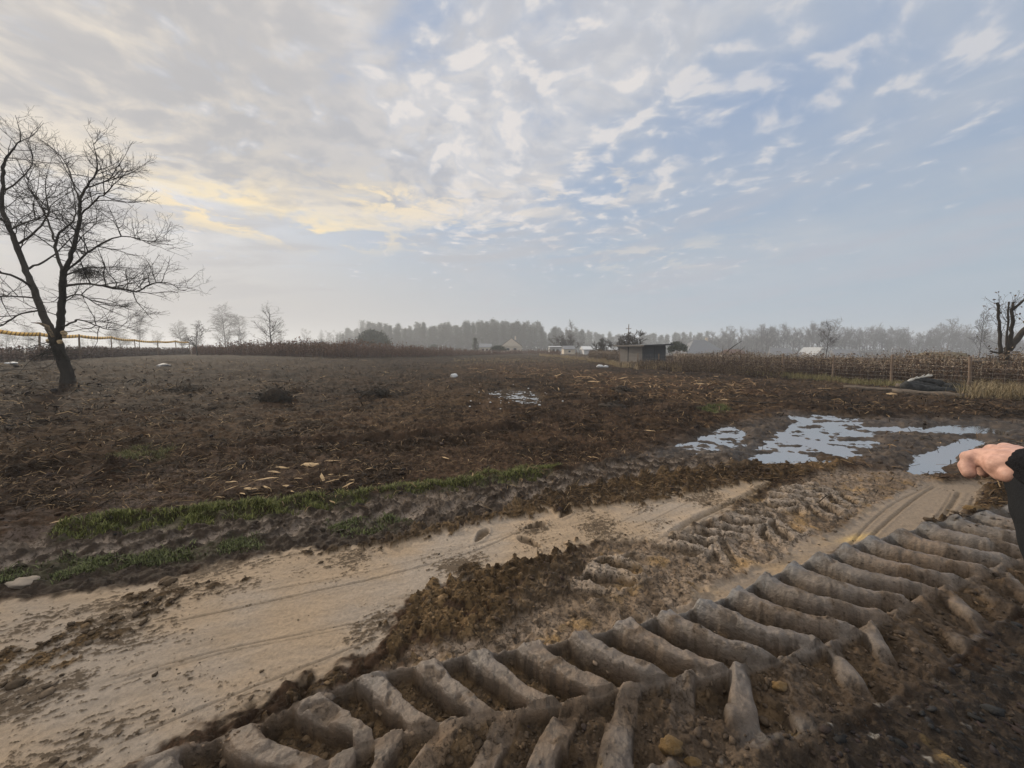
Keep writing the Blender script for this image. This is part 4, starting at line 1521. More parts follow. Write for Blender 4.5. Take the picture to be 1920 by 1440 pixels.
def line_points(L, n, q):
    P = np.array([at(u, v) for u, v in L])
    s = np.concatenate([[0], np.cumsum(np.linalg.norm(np.diff(P[:, :2], axis=0), axis=1))])
    t = q.random(n) * s[-1]
    return np.column_stack([np.interp(t, s, P[:, 0]), np.interp(t, s, P[:, 1])]), P


def weeds():
    q = np.random.default_rng(41)
    # band along the far side of the field
    front = [(372, 666), (430, 667.5), (480, 668), (560, 669.5), (620, 671), (700, 671), (770, 670), (840, 669), (900, 666.5), (960, 664.8), (1000, 664), (1045, 668)]
    fu, fv = zip(*front)
    n = 6500
    u = q.uniform(365, 1050, n)
    p = np.array([at(a, b) for a, b in zip(np.linspace(365, 1050, 60), np.interp(np.linspace(365, 1050, 60), fu, fv))])
    uu = np.linspace(365, 1050, 60)
    Yf = np.interp(u, uu, p[:, 1])
    Y = Yf + 14 * q.random(n) ** 1.6
    X = (u - 960) / 721 * Y / math.cos(R(PITCH))
    Z = macro(X, Y)
    B = np.column_stack([X, Y, Z - .05])
    patch = 1.5 * fbm(X, Y, 4, 4, 401)
    hh = q.uniform(.9, 1.7, n) * (1 + .5 * patch) * np.where(u > 850, .8, 1.0) * np.interp(u, [365, 480, 560, 620, 1050], [.75, 1.05, 1.1, 1.15, .9])
    V, F, T = stalks(q, B, hh, .016, 7, .085, (.105, .062, .045), (.090, .052, .037), (.20, .12, .085), top=.3)
    stuff("dry_weeds", V, F, T, TINT)
    # behind the left fence
    n = 3600
    xy, P = line_points(FENCE_L, n, q)
    d = .8 + 9 * q.random(n) ** 1.5
    xy = xy + np.column_stack([xy[:, 0], xy[:, 1]]) / np.hypot(xy[:, 0], xy[:, 1])[:, None] * d[:, None]
    B = np.column_stack([xy, macro(xy[:, 0], xy[:, 1]) - .05])
    V, F, T = stalks(q, B, q.uniform(.45, 1.15, n), .014, 7, .07, (.105, .074, .06), (.09, .062, .05), (.19, .135, .105), top=.25)
    stuff("dry_weeds", V, F, T, TINT)
    # behind the right fence: dense, with pale seed heads on top
    n = 14500
    xy, P = line_points(FENCE_R[:13], n, q)
    rr = np.hypot(xy[:, 0], xy[:, 1])
    d = (.25 + 11 * q.random(n) ** 1.7) * np.clip(rr / 22, .8, 1.6)
    xy = xy + xy / rr[:, None] * d[:, None]
    B = np.column_stack([xy, macro(xy[:, 0], xy[:, 1]) - .05])
    keep = ~((np.abs(B[:, 0] - 14.0) < 3.3) & (np.abs(B[:, 1] - 43) < 3.2))
    B = B[keep]
    n = len(B)
    uu_ = 960 + 721 * .996 * B[:, 0] / B[:, 1]
    shf = np.where((uu_ > 1148) & (uu_ < 1262) & (B[:, 1] < 40), .42, 1.0)
    hh = shf * q.uniform(.6, 1.45, n) * (1 + .55 * fbm(B[:, 0], B[:, 1], 3, 3, 411)) * np.interp(np.hypot(B[:, 0], B[:, 1]), [18, 30, 45], [1.02, 1.05, .95])
    V, F, T = stalks(q, B, hh, .009, 8, .045, (.075, .048, .034), (.055, .036, .026), (.115, .078, .054), top=.15)
    stuff("dry_weeds", V, F, T, TINT)
    sel = q.random(n) < .8
    Bs, hs = B[sel], hh[sel]
    P = np.repeat(Bs + np.column_stack([np.zeros((len(Bs), 2)), hs * .97]), 5, 0) + q.normal(0, .07, (len(Bs) * 5, 3))
    lv, lf, lt = leaf_cards(q, P, .032, (.18, .135, .095), (.33, .26, .185))
    stuff("seed_heads", lv, lf, lt, TINT)
    # a few clumps in front of the far part of the fence
    n = 1500
    xy, P = line_points(FENCE_R[4:10], n, q)
    rr = np.hypot(xy[:, 0], xy[:, 1])
    xy = xy - xy / rr[:, None] * (2.2 * q.random(n) ** 1.5)[:, None]
    B = np.column_stack([xy, macro(xy[:, 0], xy[:, 1]) - .03])
    V, F, T = stalks(q, B, q.uniform(.25, .95, n), .010, 6, .05, (.08, .055, .038), (.06, .042, .03), (.15, .11, .07), top=.2)
    stuff("dry_weeds", V, F, T, TINT)


def blades(q, B, ln, w, c0, c1, lean=.9):
    n = len(B)
    az = q.random(n) * 6.283
    D = np.column_stack([np.cos(az), np.sin(az), np.zeros(n)])
    Sd = np.column_stack([-np.sin(az), np.cos(az), np.zeros(n)]) * w[:, None] / 2
    k = (np.abs(q.normal(0, lean, n)))[:, None]
    ln = ln[:, None]
    m = B + (np.array((0, 0, 1.0)) + D * k * .45) * ln * .55
    t = m + (np.array((0, 0, .55)) + D * k * .9) * ln * .5
    V = np.stack([B - Sd, B + Sd, m + Sd * .8, m - Sd * .8, t], 1).reshape(-1, 3)
    i = np.arange(n)[:, None] * 5
    F = [i + np.array([[0, 1, 2, 3]]), i + np.array([[3, 2, 4]])]
    c = lerp(np.array(c0)[None], np.array(c1)[None], q.random((n, 1)))
    return V, F, np.repeat(c, 5, 0)


def in_poly(q, keys, n, spread=.10):
    out = []
    for k in keys:
        P = PG[k]
        lo, hi = P.min(0) - .2, P.max(0) + .2
        p = q.uniform(lo, hi, (n * 8, 2))
        d = sdist(P, p[:, 0] + .10 * fbm(p[:, 0], p[:, 1], .3, 3, 431), p[:, 1] + .10 * fbm(p[:, 0], p[:, 1], .3, 3, 433))
        p = p[(d < spread * q.random(len(p)) - .03) & (fbm(p[:, 0], p[:, 1], .35, 3, 437) > .13 * q.normal(0, 1, len(p)) + .02)]
        out.append(p[:n])
    return out


def grasses():
    q = np.random.default_rng(47)
    for k, n, c0, c1, lo, hi in (('grass_a', 10500, (.045, .055, .012), (.20, .20, .06), .025, .075), ('grass_b', 6000, (.045, .058, .014), (.20, .20, .06), .025, .07),
                                 ('grass_c', 5500, (.045, .05, .02), (.15, .165, .06), .02, .05), ('grass_d', 1800, (.05, .06, .02), (.15, .165, .06), .02, .05),
                                 ('grass_e', 1700, (.08, .085, .03), (.17, .15, .06), .03, .09), ('grass_f', 700, (.06, .08, .02), (.14, .15, .05), .06, .14)):
        p = in_poly(q, [k], n)[0]
        m = len(p)
        B = np.column_stack([p, hgt(p[:, 0], p[:, 1]) - .005])
        V, F, T = blades(q, B, q.uniform(lo, hi, m), q.uniform(.005, .010, m), c0, c1)
        stuff("grass", V, F, T, GRASSM)
    # dry bank at the right and along the fence
    def dry(n, xy, lo, hi, w, c0, c1, lean=.6):
        B = np.column_stack([xy, hgt(xy[:, 0], xy[:, 1]) - .02])
        V, F, T = blades(q, B, q.uniform(lo, hi, n), np.full(n, w), c0, c1, lean)
        stuff("dry_grass", V, F, T, GRASSM)
    n = 9500
    u, Y = q.uniform(1800, 2080, n), q.uniform(13.0, 16.6, n)
    keep = (q.random(n) < np.interp(u, [1800, 1860], [.15, 1])) & (fbm((u - 960) / 721 * Y, Y, .8, 3, 455) > .35 * q.normal(0, 1, n) - .05)
    u, Y = u[keep], Y[keep]
    dry(len(u), np.column_stack([(u - 960) / 721 * Y, Y]), .2, .8, .012, (.11, .085, .045), (.32, .25, .14), 1.3)
    n = 4200
    xy, P = line_points(FENCE_R[1:6], n, q)
    rr = np.hypot(*xy.T)
    xy = xy + xy / rr[:, None] * q.normal(-.35, .5, n)[:, None]
    dry(n, xy, .12, .42, .012, (.10, .10, .035), (.28, .23, .11))
    n = 7000
    xy, P = line_points(FENCE_R[7:16], n, q)
    rr = np.hypot(*xy.T)
    xy = xy + xy / rr[:, None] * q.normal(-.9, .9, n)[:, None]
    keep = fbm(xy[:, 0], xy[:, 1], 2.2, 2, 461) > -.12
    xy = xy[keep]
    dry(len(xy), xy, .25, .8, .022, (.20, .15, .08), (.40, .31, .18))
    # pale stubble strip before the far weeds
    n = 2600
    u, v = q.uniform(850, 1120, n), q.normal(676, 3.0, n)
    xy = np.array([at(a, b)[:2] for a, b in zip(u, v)])
    dry(n, xy, .08, .25, .03, (.16, .12, .065), (.32, .25, .13), 1.2)


def scatter_px(q, n, u0, u1, v0, v1):
    """points on the field, evenly over depth as it is seen"""
    u = q.uniform(u0, u1, n)
    v = q.uniform(v0, v1, n)
    p = R(PITCH)
    d = (v - 720) / 721
    F_, D_ = math.cos(p) - d * math.sin(p), math.sin(p) + d * math.cos(p)
    z = np.zeros(n)
    for _ in range(12):
        t = (CAM_H - z) / D_
        x, y = (u - 960) / 721 * t, F_ * t
        z = .5 * z + .5 * macro(x, y)
    return x, y


def litter():
    q = np.random.default_rng(53)
    # straw, roots and shreds over the churned field
    n = 52000
    x, y = scatter_px(q, n, -250, 2200, 674, 960)
    z, col, ro, mk = terrain(x, y)
    r = np.hypot(x, y)
    nz = fbm(x, y, 2.5, 3, 471)
    w = (1 - mk['sand']) * (1 - mk['pud']) * (1 - mk['wet'] * .8) * (1 - mk['mid'] * .9) * (1 - mk['old'] * .7) * (1 - mk['big'])
    keep = q.random(n) < w * np.clip(.55 + nz, .1, 1)
    x, y, z, r, nz = x[keep], y[keep], z[keep], r[keep], nz[keep]
    n = len(x)
    az = q.random(n) * 6.283
    zone0 = sst(2, -2, sdist(PG['straw_mid'], x, y))
    ln = q.uniform(.05, .26, n) * np.clip(r / 9, .7, 2.2) * (1 + .7 * zone0)
    wd = q.uniform(.004, .010, n) * np.clip(r / 6, .7, 3.4)
    D = np.column_stack([np.cos(az), np.sin(az), q.normal(.05, .22, n)]) * ln[:, None]
    Sd = np.column_stack([-np.sin(az), np.cos(az), q.normal(0, .4, n)]) * wd[:, None] / 2
    C0 = np.column_stack([x, y, z + .012])
    bow = np.column_stack([np.zeros((n, 2)), ln * q.uniform(.02, .25, n)]) + Sd * q.normal(0, 4, n)[:, None]
    V = np.stack([C0 - D / 2 - Sd, C0 - D / 2 + Sd, C0 + bow + Sd, C0 + bow - Sd, C0 + D / 2 + Sd * .5, C0 + D / 2 - Sd * .5], 1).reshape(-1, 3)
    i = np.arange(n)[:, None] * 6
    F = np.concatenate([i + np.array([[0, 1, 2, 3]]), i + np.array([[3, 2, 4, 5]])])
    k = q.random(n)
    d = sdist(PG['straw_mid'], x, y)
    zone = sst(2, -2, d)
    c = np.where((k < .55)[:, None], np.array((.022, .015, .010)), np.where((k < .90)[:, None], np.array((.10, .064, .036)), np.array((.24, .165, .09))))
    c = lerp(c, np.array((.36, .235, .13))[None], (zone * (q.random(n) < .55) * .9)[:, None]) * q.uniform(.7, 1.3, (n, 1))
    stuff("straw_litter", V, F, np.repeat(c, 6, 0), TINT)

    # crumbs and clods
    V0, F0 = ico(1)
    V0, F0 = V0, np.array(F0)

    def clods(name, x, y, s, c):
        n = len(x)
        z = hgt(x, y)
        Q = q.normal(0, 1, (n, 3, 3))
        Q, _ = np.linalg.qr(Q)
        sc = s[:, None] * q.uniform(.4, 1.5, (n, 3))
        P = V0[None] * (1 + q.normal(0, .24, (n, len(V0), 1))) * sc[:, None]
        P = np.einsum('nij,nkj->nki', Q, P)
        P[:, :, 2] *= .6
        P += np.column_stack([x, y, z + s * .15])[:, None]
        F = (F0[None] + (np.arange(n) * len(V0))[:, None, None]).reshape(-1, 3)
        T = np.repeat(c * q.uniform(.7, 1.3, (n, 1)), len(V0), 0)
        o = mesh_np(name, P.reshape(-1, 3), F, SOILM, tint=T, smooth=True)
        o['kind'] = 'stuff'

    n = 60000
    x, y = scatter_px(q, n, -100, 2100, 850, 1440)
    _, col, _, mk = terrain(x, y)
    r = np.hypot(x, y)
    edge = np.clip(mk['dark'] * .16 + mk['mid'] * .10 + mk['pock'] * .30, 0, 1)
    w = np.maximum(mk['clod'] * .75, edge) + .02 * mk['old'] + .10 * mk['crumbs']
    k = q.random(n) < w * .5
    x, y, col, r = x[k], y[k], col[k], r[k]
    s = np.exp(q.normal(math.log(.0085), .5, len(x))) * np.clip(r / 3.0, .8, 1.9)
    clods("soil_crumbs", x, y, np.minimum(s, .04), np.clip(col * q.uniform(.6, 1.35, (len(x), 1)), .02, .5))
    n = 16000
    x, y = scatter_px(q, n, -250, 2200, 690, 1000)
    _, col, _, mk = terrain(x, y)
    r = np.hypot(x, y)
    w = (1 - mk['sand']) * (1 - mk['pud']) * np.clip(.4 + 1.6 * fbm(x, y, 1.5, 3, 481), .05, 1) * (1 - mk['mid'] * .5)
    k = q.random(n) < w * .62
    x, y, col, r = x[k], y[k], col[k], r[k]
    s = np.exp(q.normal(math.log(.017), .55, len(x))) * np.clip(r / 9, .6, 1.9)
    clods("soil_clods", x, y, np.minimum(s, .09), np.clip(col * .85, .012, .3))
    # fine dark crumbs sprinkled over the smooth sand
    n = 5200
    x, y = scatter_px(q, n, -100, 1900, 900, 1440)
    _, col, _, mk = terrain(x, y)
    nz = fbm(x, y, .5, 3, 491)
    k = q.random(n) < mk['sand'] * np.clip(.10 + 1.1 * nz, .03, .7)
    x, y = x[k], y[k]
    clods("soil_crumbs", x, y, np.exp(q.normal(math.log(.0028), .45, len(x))) * np.clip(np.hypot(x, y) / 2.6, .8, 2), np.tile((.075, .055, .036), (len(x), 1)))


big_tree()
pollard()
far_trees()
weeds()
grasses()
litter()

# ------------------------------------------------------------------ built things
POST = mat("weathered_post", (.16, .115, .085), .9, .35, 9, stretch=(1, 1, .2))
WIRE = mat("galvanised_wire", (.28, .27, .26), .6, .2, 5, metal=.3)
WHITE = mat("white_render", (.50, .50, .49), .8, .08, 2)
CREAM = mat("cream_render", (.52, .46, .38), .85, .1, 2)
ROOFG = mat("grey_roof", (.16, .165, .175), .8, .2, 3)
ROOFR = mat("brown_roof", (.12, .075, .062), .8, .2, 3)
ROOFP = mat("pale_sheet_roof", (.34, .35, .36), .6, .12, 2)
GLASS = mat("window_glass", (.03, .035, .04), .1, .1, 2, spec=.7)
BOARD_LIT = mat("sunlit_grey_boards", (.17, .155, .14), .9, .35, 4, .004, stretch=(.3, .3, 9))  # paler copy of the boards: sun on the left faces put into the colour
BOARD_SHADE = mat("shaded_dark_boards", (.030, .033, .038), .85, .4, 4, .004, stretch=(.3, .3, 9))  # darker copy of the same boards, with the shade of the turned-away faces painted in
FELT = mat("roof_felt", (.12, .125, .13), .85, .3, 6)
RUBBER = mat("black_rubber", (.014, .015, .015), .75, .5, 7, .01, 12, spec=.2, col2=(.032, .032, .031))
LOGM = mat("old_log", (.115, .092, .072), .9, .4, 8, .01, 20, stretch=(1, 1, 1))
SPLINT = mat("split_wood", (.50, .36, .20), .8, .3, 30, .003, 90, col2=(.36, .23, .12))
PALE = mat("pale_plastic", (.50, .51, .52), .6, .15, 12)


def wire_fence(name, L, hgt_m, label, wires, gap, tape=False, braces=()):
    q = np.random.default_rng(len(L))
    P = [at(u, v) for u, v in L]
    P = [np.array((p[0], p[1], float(macro(p[0], p[1])))) for p in P]
    root = empty(name, tuple(P[len(P) // 2]), label, "fence")
    o = np.array(root.location)
    tops = []
    for i, p in enumerate(P):
        h = hgt_m * q.uniform(.95, 1.06)
        ln = np.array((q.normal(0, .03), q.normal(0, .03), 1.0))
        a = p - o + np.array((0, 0, -.25))
        b = p - o + ln * h
        m = (a + b) / 2 + np.append(q.normal(0, .012, 2), 0)
        r = q.uniform(.042, .062)
        MB().tube([a, m, b, b + ln * .012], [r * 1.1, r, r * .92, r * .6], 9).build("post", POST, root, smooth=False)
        tops.append((p - o, ln, h))
    for i, sx, sy in braces:
        p, ln, h = tops[i]
        MB().tube([p + np.array((sx, sy, -.1)), p + ln * h * .7], .035, 7).build("brace", POST, root)
    mb = MB()
    for i in range(len(P) - 1):
        (p0, l0, h0), (p1, l1, h1) = tops[i], tops[i + 1]
        n = max(2, int(np.linalg.norm(p1 - p0) / gap))
        toc = unit(np.array((0, 0, 0)) - (p0 + o))
        f = np.array((toc[0], toc[1], 0)) * .05
        hm = min(h0, h1) * .92
        for k in range(wires):
            z = hm * (k + .4) / wires if k < wires - 1 else hm
            a, b = p0 + l0 * z + f, p1 + l1 * z + f
            mid = (a + b) / 2 - np.array((0, 0, .015)) + np.append(q.normal(0, .01, 2), 0)
            mb.tube([a, mid, b], .0019, 3, cap=False)
        for k in range(1, n):
            t = k / n
            c = p0 * (1 - t) + p1 * t + f
            mb.tube([c + np.array((0, 0, .05)), c + np.array((q.normal(0, .01), 0, hm * .98))], .0015, 3, cap=False)
    mb.build("wire_mesh", WIRE, root)
    return [(a + o + l * h * .94, a + o) for a, l, h in tops]


def barrier_tape(tops):
    YEL = mat("yellow_tape", (.92, .56, .14), .5, .1, 3)
    DRK = mat("tape_dark", (.30, .15, .05), .5, .1, 3)
    pts = []
    for i in range(len(tops) - 1):
        a, b = tops[i][0], tops[i + 1][0]
        n = 34
        for k in range(n):
            t = k / n
            p = a * (1 - t) + b * t
            p = p - np.array((0, 0, .10 * 4 * t * (1 - t)))
            pts.append(p + unit(np.array((-p[0], -p[1], 0))) * .075)
    pts.append(tops[-1][0])
    pts = np.array(pts)
    root_p = pts[len(pts) // 2]
    V, F, mi = [], [], []
    for i, p in enumerate(pts):
        tw = .35 * math.sin(i * .23)
        nrm = unit(np.array((-p[0], -p[1], 0)))
        w = .12
        upv = np.array((0, 0, 1)) * math.cos(tw) + nrm * math.sin(tw)
        d = unit(pts[min(i + 1, len(pts) - 1)] - pts[max(i - 1, 0)])
        V += [p - upv * w - d * .06 - root_p, p + upv * w + d * .06 - root_p, p - upv * w - d * .06 - nrm * .006 - root_p, p + upv * w + d * .06 - nrm * .006 - root_p]
    for i in range(len(pts) - 1):
        b = i * 4
        for f in ((0, 4, 5, 1), (2, 3, 7, 6), (1, 5, 7, 3), (0, 2, 6, 4)):
            F.append(tuple(b + k for k in f))
            mi.append(1 if i % 3 == 2 else 0)
    o = mesh_np("barrier_tape", np.array(V), [np.array(F)], YEL)
    o.data.materials.append(DRK)
    o.data.polygons.foreach_set("material_index", np.array(mi, np.int32))
    o.location = tuple(root_p)
    tag(o, "yellow and dark striped tape strung along the top of the left fence", "tape")


def shed():
    Y = 41.0
    c = at_y(1203, Y)
    c[2] = float(macro(c[0], c[1]))
    root = empty("shed", tuple(c), "low weathered timber shed with a flat overhanging roof behind the right fence", "shed")
    az = 18.6
    dl = np.array((math.sin(R(az - 52)), math.cos(R(az - 52)), 0))
    dr = np.array((math.sin(R(az + 48)), math.cos(R(az + 48)), 0))
    dr = np.array((-dl[1], dl[0], 0)) * (1 if (-dl[1] * dr[0] + dl[0] * dr[1]) > 0 else -1)
    LL, LR = 3.1, 3.9
    H = up_to(648, c) - .05
    def wall(a, b, h0, h1, name, m, t=.06):
        mb = MB()
        d = unit(b - a)
        nr = np.array((d[1], -d[0], 0)) * t / 2
        lo, hi = np.array((0, 0, -.3)), np.array((0, 0, 1.0))
        v = [a - nr + lo, a + nr + lo, b + nr + lo, b - nr + lo, a - nr + hi * h0, a + nr + hi * h0, b + nr + hi * h1, b - nr + hi * h1]
        mb.add(v, [(0, 3, 2, 1), (4, 5, 6, 7), (0, 1, 5, 4), (1, 2, 6, 5), (2, 3, 7, 6), (3, 0, 4, 7)])
        return mb.build(name, m, root)
    z0 = np.zeros(3)
    A, B, C_, D = z0, dl * LL, dl * LL + dr * LR, dr * LR
    wall(A + dl * .035, B, H, H - .02, "side_wall", BOARD_LIT)
    wall(A + dr * .0, D, H, H + .10, "front_wall", BOARD_SHADE)
    wall(B + dr * .04, C_, H - .02, H + .08, "back_wall", BOARD_SHADE)
    wall(D + dl * .04, C_ - dr * .0, H + .10, H + .08, "side_wall", BOARD_SHADE)
    # door on the side wall with dark joints, corner posts
    nl = np.array((dl[1], -dl[0], 0))
    nl = nl if nl @ np.array((-c[0], -c[1], 0)) > 0 else -nl
    ang = math.atan2(dl[1], dl[0])
    mb = MB()
    mb.box(tuple(dl * 1.02 + nl * .05 + np.array((0, 0, H * .45))), (1.5, .035, H * .88), ang)
    dd = mb.build("door", BOARD_LIT, root)
    mb = MB()
    mb.box(tuple(dl * 1.86 + nl * .055 + np.array((0, 0, H * .48))), (.09, .045, H * .95), ang)
    mb.build("door_frame", BOARD_SHADE, root)
    for k in np.linspace(.3, H - .25, 3):
        MB().box(tuple(dl * 1.02 + nl * .08 + np.array((0, 0, k))), (1.4, .02, .07), ang).build("batten", BOARD_LIT, dd)
    nrn = np.array((dr[1], -dr[0], 0))
    nrn = nrn if nrn @ np.array((-c[0], -c[1], 0)) > 0 else -nrn
    for k in (0.06, LR * .5, LR - .06):
        MB().box(tuple(dr * k + nrn * .06 + np.array((0, 0, H * .5))), (.09, .05, H * .98), math.atan2(dr[1], dr[0])).build("corner_post", BOARD_SHADE, root)
    # roof: thin slab rising towards the right, overhanging
    oh = .45
    def rp(s, t, dz):
        return dl * s + dr * t + np.array((0, 0, H + .04 + .03 * t + dz))
    q4 = [(-oh, -oh), (LL + oh, -oh), (LL + oh, LR + oh + .3), (-oh, LR + oh + .3)]
    v = [rp(s, t, 0) for s, t in q4] + [rp(s, t, .07) for s, t in q4]
    MB().add(v, [(0, 3, 2, 1), (4, 5, 6, 7), (0, 1, 5, 4), (1, 2, 6, 5), (2, 3, 7, 6), (3, 0, 4, 7)]).build("roof", FELT, root)
    q4 = [(-oh - .03, -oh - .03), (LL + oh + .03, -oh - .03)]
    v = [rp(s, t, dz) + nrn * k * 0 for dz in (-.06, .10) for (s, t) in ((-oh - .03, -oh - .04), (LL + oh + .03, -oh - .04), (LL + oh + .03, -oh - .003), (-oh - .03, -oh - .003))
         for k in (0,)]
    MB().add(v, [(0, 3, 2, 1), (4, 5, 6, 7), (0, 1, 5, 4), (1, 2, 6, 5), (2, 3, 7, 6), (3, 0, 4, 7)]).build("fascia", BOARD_LIT, root)
    v = [rp(s, t, dz) for dz in (-.06, .10) for (s, t) in ((-oh - .04, -oh), (-oh - .003, -oh), (-oh - .003, LR + oh + .3), (-oh - .04, LR + oh + .3))]
    MB().add(v, [(0, 3, 2, 1), (4, 5, 6, 7), (0, 1, 5, 4), (1, 2, 6, 5), (2, 3, 7, 6), (3, 0, 4, 7)]).build("fascia", BOARD_SHADE, root)


def house(name, u0, u1, vtop, Y, wall_frac, label, cat, wallm, roofm, kind='gable', rz=0.0, depth=7.0, windows=2, chimney=False, ridge_along=True):
    p = at_y((u0 + u1) / 2, Y)
    Wd = (u1 - u0) / 721 * Y / math.cos(R(PITCH))
    H = max(up_to(vtop, p), 1.6)
    wh = H * wall_frac
    root = empty(name, tuple(p), label, cat, None, rz)
    root.rotation_euler[2] = -math.atan2(p[0], p[1]) * .0 + rz
    MB().box((0, depth / 2, wh / 2 - .3), (Wd * .94, depth, wh + .6)).build("wall", wallm, root)
    e = Wd * .5
    o = .35
    if kind == 'gable' and ridge_along:
        v = [(-e, -o, wh - .05), (e, -o, wh - .05), (e, depth + o, wh - .05), (-e, depth + o, wh - .05), (-e, depth / 2, H), (e, depth / 2, H)]
        f = [(0, 1, 5, 4), (2, 3, 4, 5), (0, 4, 3), (1, 2, 5), (0, 3, 2, 1)]
    elif kind == 'gable':
        v = [(-e, -o, wh - .05), (e, -o, wh - .05), (e, depth + o, wh - .05), (-e, depth + o, wh - .05), (0, -o, H), (0, depth + o, H)]
        f = [(0, 4, 5, 3), (1, 2, 5, 4), (0, 1, 4), (2, 3, 5), (0, 3, 2, 1)]
    elif kind == 'hip':
        v = [(-e, -o, wh - .05), (e, -o, wh - .05), (e, depth + o, wh - .05), (-e, depth + o, wh - .05), (-e * .3, depth / 2, H), (e * .3, depth / 2, H)]
        f = [(0, 1, 5, 4), (2, 3, 4, 5), (0, 4, 3), (1, 2, 5), (0, 3, 2, 1)]
    else:
        v = [(-e, -o, wh), (e, -o, wh), (e, depth + o, H), (-e, depth + o, H), (-e, -o, wh + .12), (e, -o, wh + .12), (e, depth + o, H + .12), (-e, depth + o, H + .12)]
        f = [(0, 3, 2, 1), (4, 5, 6, 7), (0, 1, 5, 4), (1, 2, 6, 5), (2, 3, 7, 6), (3, 0, 4, 7)]
    rf = MB().add(v, f).build("roof", roofm, root)
    if kind == 'gable' and not ridge_along:
        MB().add([(-e * .93, .0, wh - .1), (e * .93, .0, wh - .1), (0, .0, H - .12), (-e * .93, .0 - o - .02, wh - .1), (e * .93, -o - .02, wh - .1), (0, -o - .02, H - .12)],
                 [(3, 4, 5), (0, 2, 1), (0, 1, 4, 3), (1, 2, 5, 4), (2, 0, 3, 5)]).build("gable_wall", wallm, root)
    for k in range(windows):
        x = -Wd * .94 / 2 + Wd * .94 * (k + 1) / (windows + 1)
        fr = MB().box((x, -.02, wh * .55), (min(1.3, Wd * .2), .06, wh * .38)).build("window", WHITE if wallm is not WHITE else ROOFG, root)
        MB().box((x, -.045, wh * .55), (min(1.1, Wd * .17), .03, wh * .32)).build("pane", GLASS, fr)
    if chimney:
        MB().box((e * .35, depth / 2, H + .15), (.6, .6, 1.3)).build("chimney", CREAM, rf)
    return root


def houses():
    house("farm_hall", 529, 563, 637, 160, .72, "left one of two long pale halls in the haze behind the weeds", "hall", CREAM, ROOFP, windows=3, depth=9)
    house("farm_hall", 565.5, 597, 638, 160, .72, "right one of two long pale halls in the haze behind the weeds", "hall", CREAM, ROOFP, windows=3, depth=9)
    house("house", 898, 922, 644, 140, .6, "small pale house half hidden beside the cone shaped conifer", "house", CREAM, ROOFG, windows=2)
    house("house", 938, 980, 634, 142, .45, "brown house with a steep gable before the tall pines", "house", CREAM, ROOFR, 'gable', windows=2, chimney=True, ridge_along=False)
    house("cabin", 1029, 1053, 649.5, 92, .88, "small white flat roofed cabin beyond the weeds", "cabin", WHITE, ROOFP, 'mono', windows=2, depth=2.6)
    house("outbuilding", 1056, 1078, 648, 100, .6, "low dark roofed outbuilding right of the white cabin", "shed", CREAM, ROOFG, windows=1, depth=5)
    house("greenhouse_tunnel", 1092, 1158, 649, 96, .62, "long low white polytunnel between the cabin and the shed", "greenhouse", PALE, PALE, windows=0, depth=5)
    house("house", 1284, 1362, 637, 118, .42, "wide bungalow with a grey hipped roof right of the shed", "house", CREAM, ROOFG, 'hip', windows=4, depth=10, chimney=True)
    house("outbuilding", 1370, 1400, 655, 100, .6, "low brown roofed outbuilding beside the grey hipped bungalow", "shed", CREAM, ROOFR, windows=1)
    house("house", 1446, 1480, 652, 118, .5, "white house with a pale grey roof, leftmost of three far houses on the right", "house", WHITE, ROOFG, 'gable', rz=R(-25), windows=2)
    house("house", 1519, 1556, 651, 112, .42, "white house with a broad pale gable behind the sparse bare tree", "house", WHITE, ROOFP, 'gable', windows=2, ridge_along=False)
    house("house", 1568, 1608, 655, 112, .5, "white house with a blue grey roof, rightmost of the far houses", "house", WHITE, ROOFG, 'gable', rz=R(-20), windows=3)
    # power pole and lamp
    p = at_y(1176, 118)
    h = up_to(608, p)
    r = empty("power_pole", tuple(p), "tall thin power pole with crossarms above the bush behind the shed", "power pole")
    MB().tube([(0, 0, -.5), (0, 0, h)], [.17, .11], 8).build("pole", POST, r)
    for z, w in ((h * .86, 1.6), (h * .70, 2.6)):
        a = MB().box((0, .02, z), (w, .14, .16)).build("crossarm", POST, r)
        for k in (-.45, 0, .45):
            MB().tube([(k * w, 0, z + .08), (k * w, 0, z + .3)], [.06, .04], 6).build("insulator", PALE, a)
    p = at_y(1048, 112)
    h = up_to(640, p)
    r = empty("street_lamp", tuple(p), "slim grey street lamp standing above the white cabin", "street lamp")
    MB().tube([(0, 0, -.3), (0, 0, h * .97)], [.08, .05], 8).build("pole", WIRE, r)
    MB().tube([(0, 0, h * .96), (.1, -.2, h), (.15, -.5, h)], [.05, .05, .05], 6).build("arm", WIRE, r)
    MB().box((.15, -.65, h), (.32, .6, .16)).build("lamp_head", PALE, r, bevel=.04)


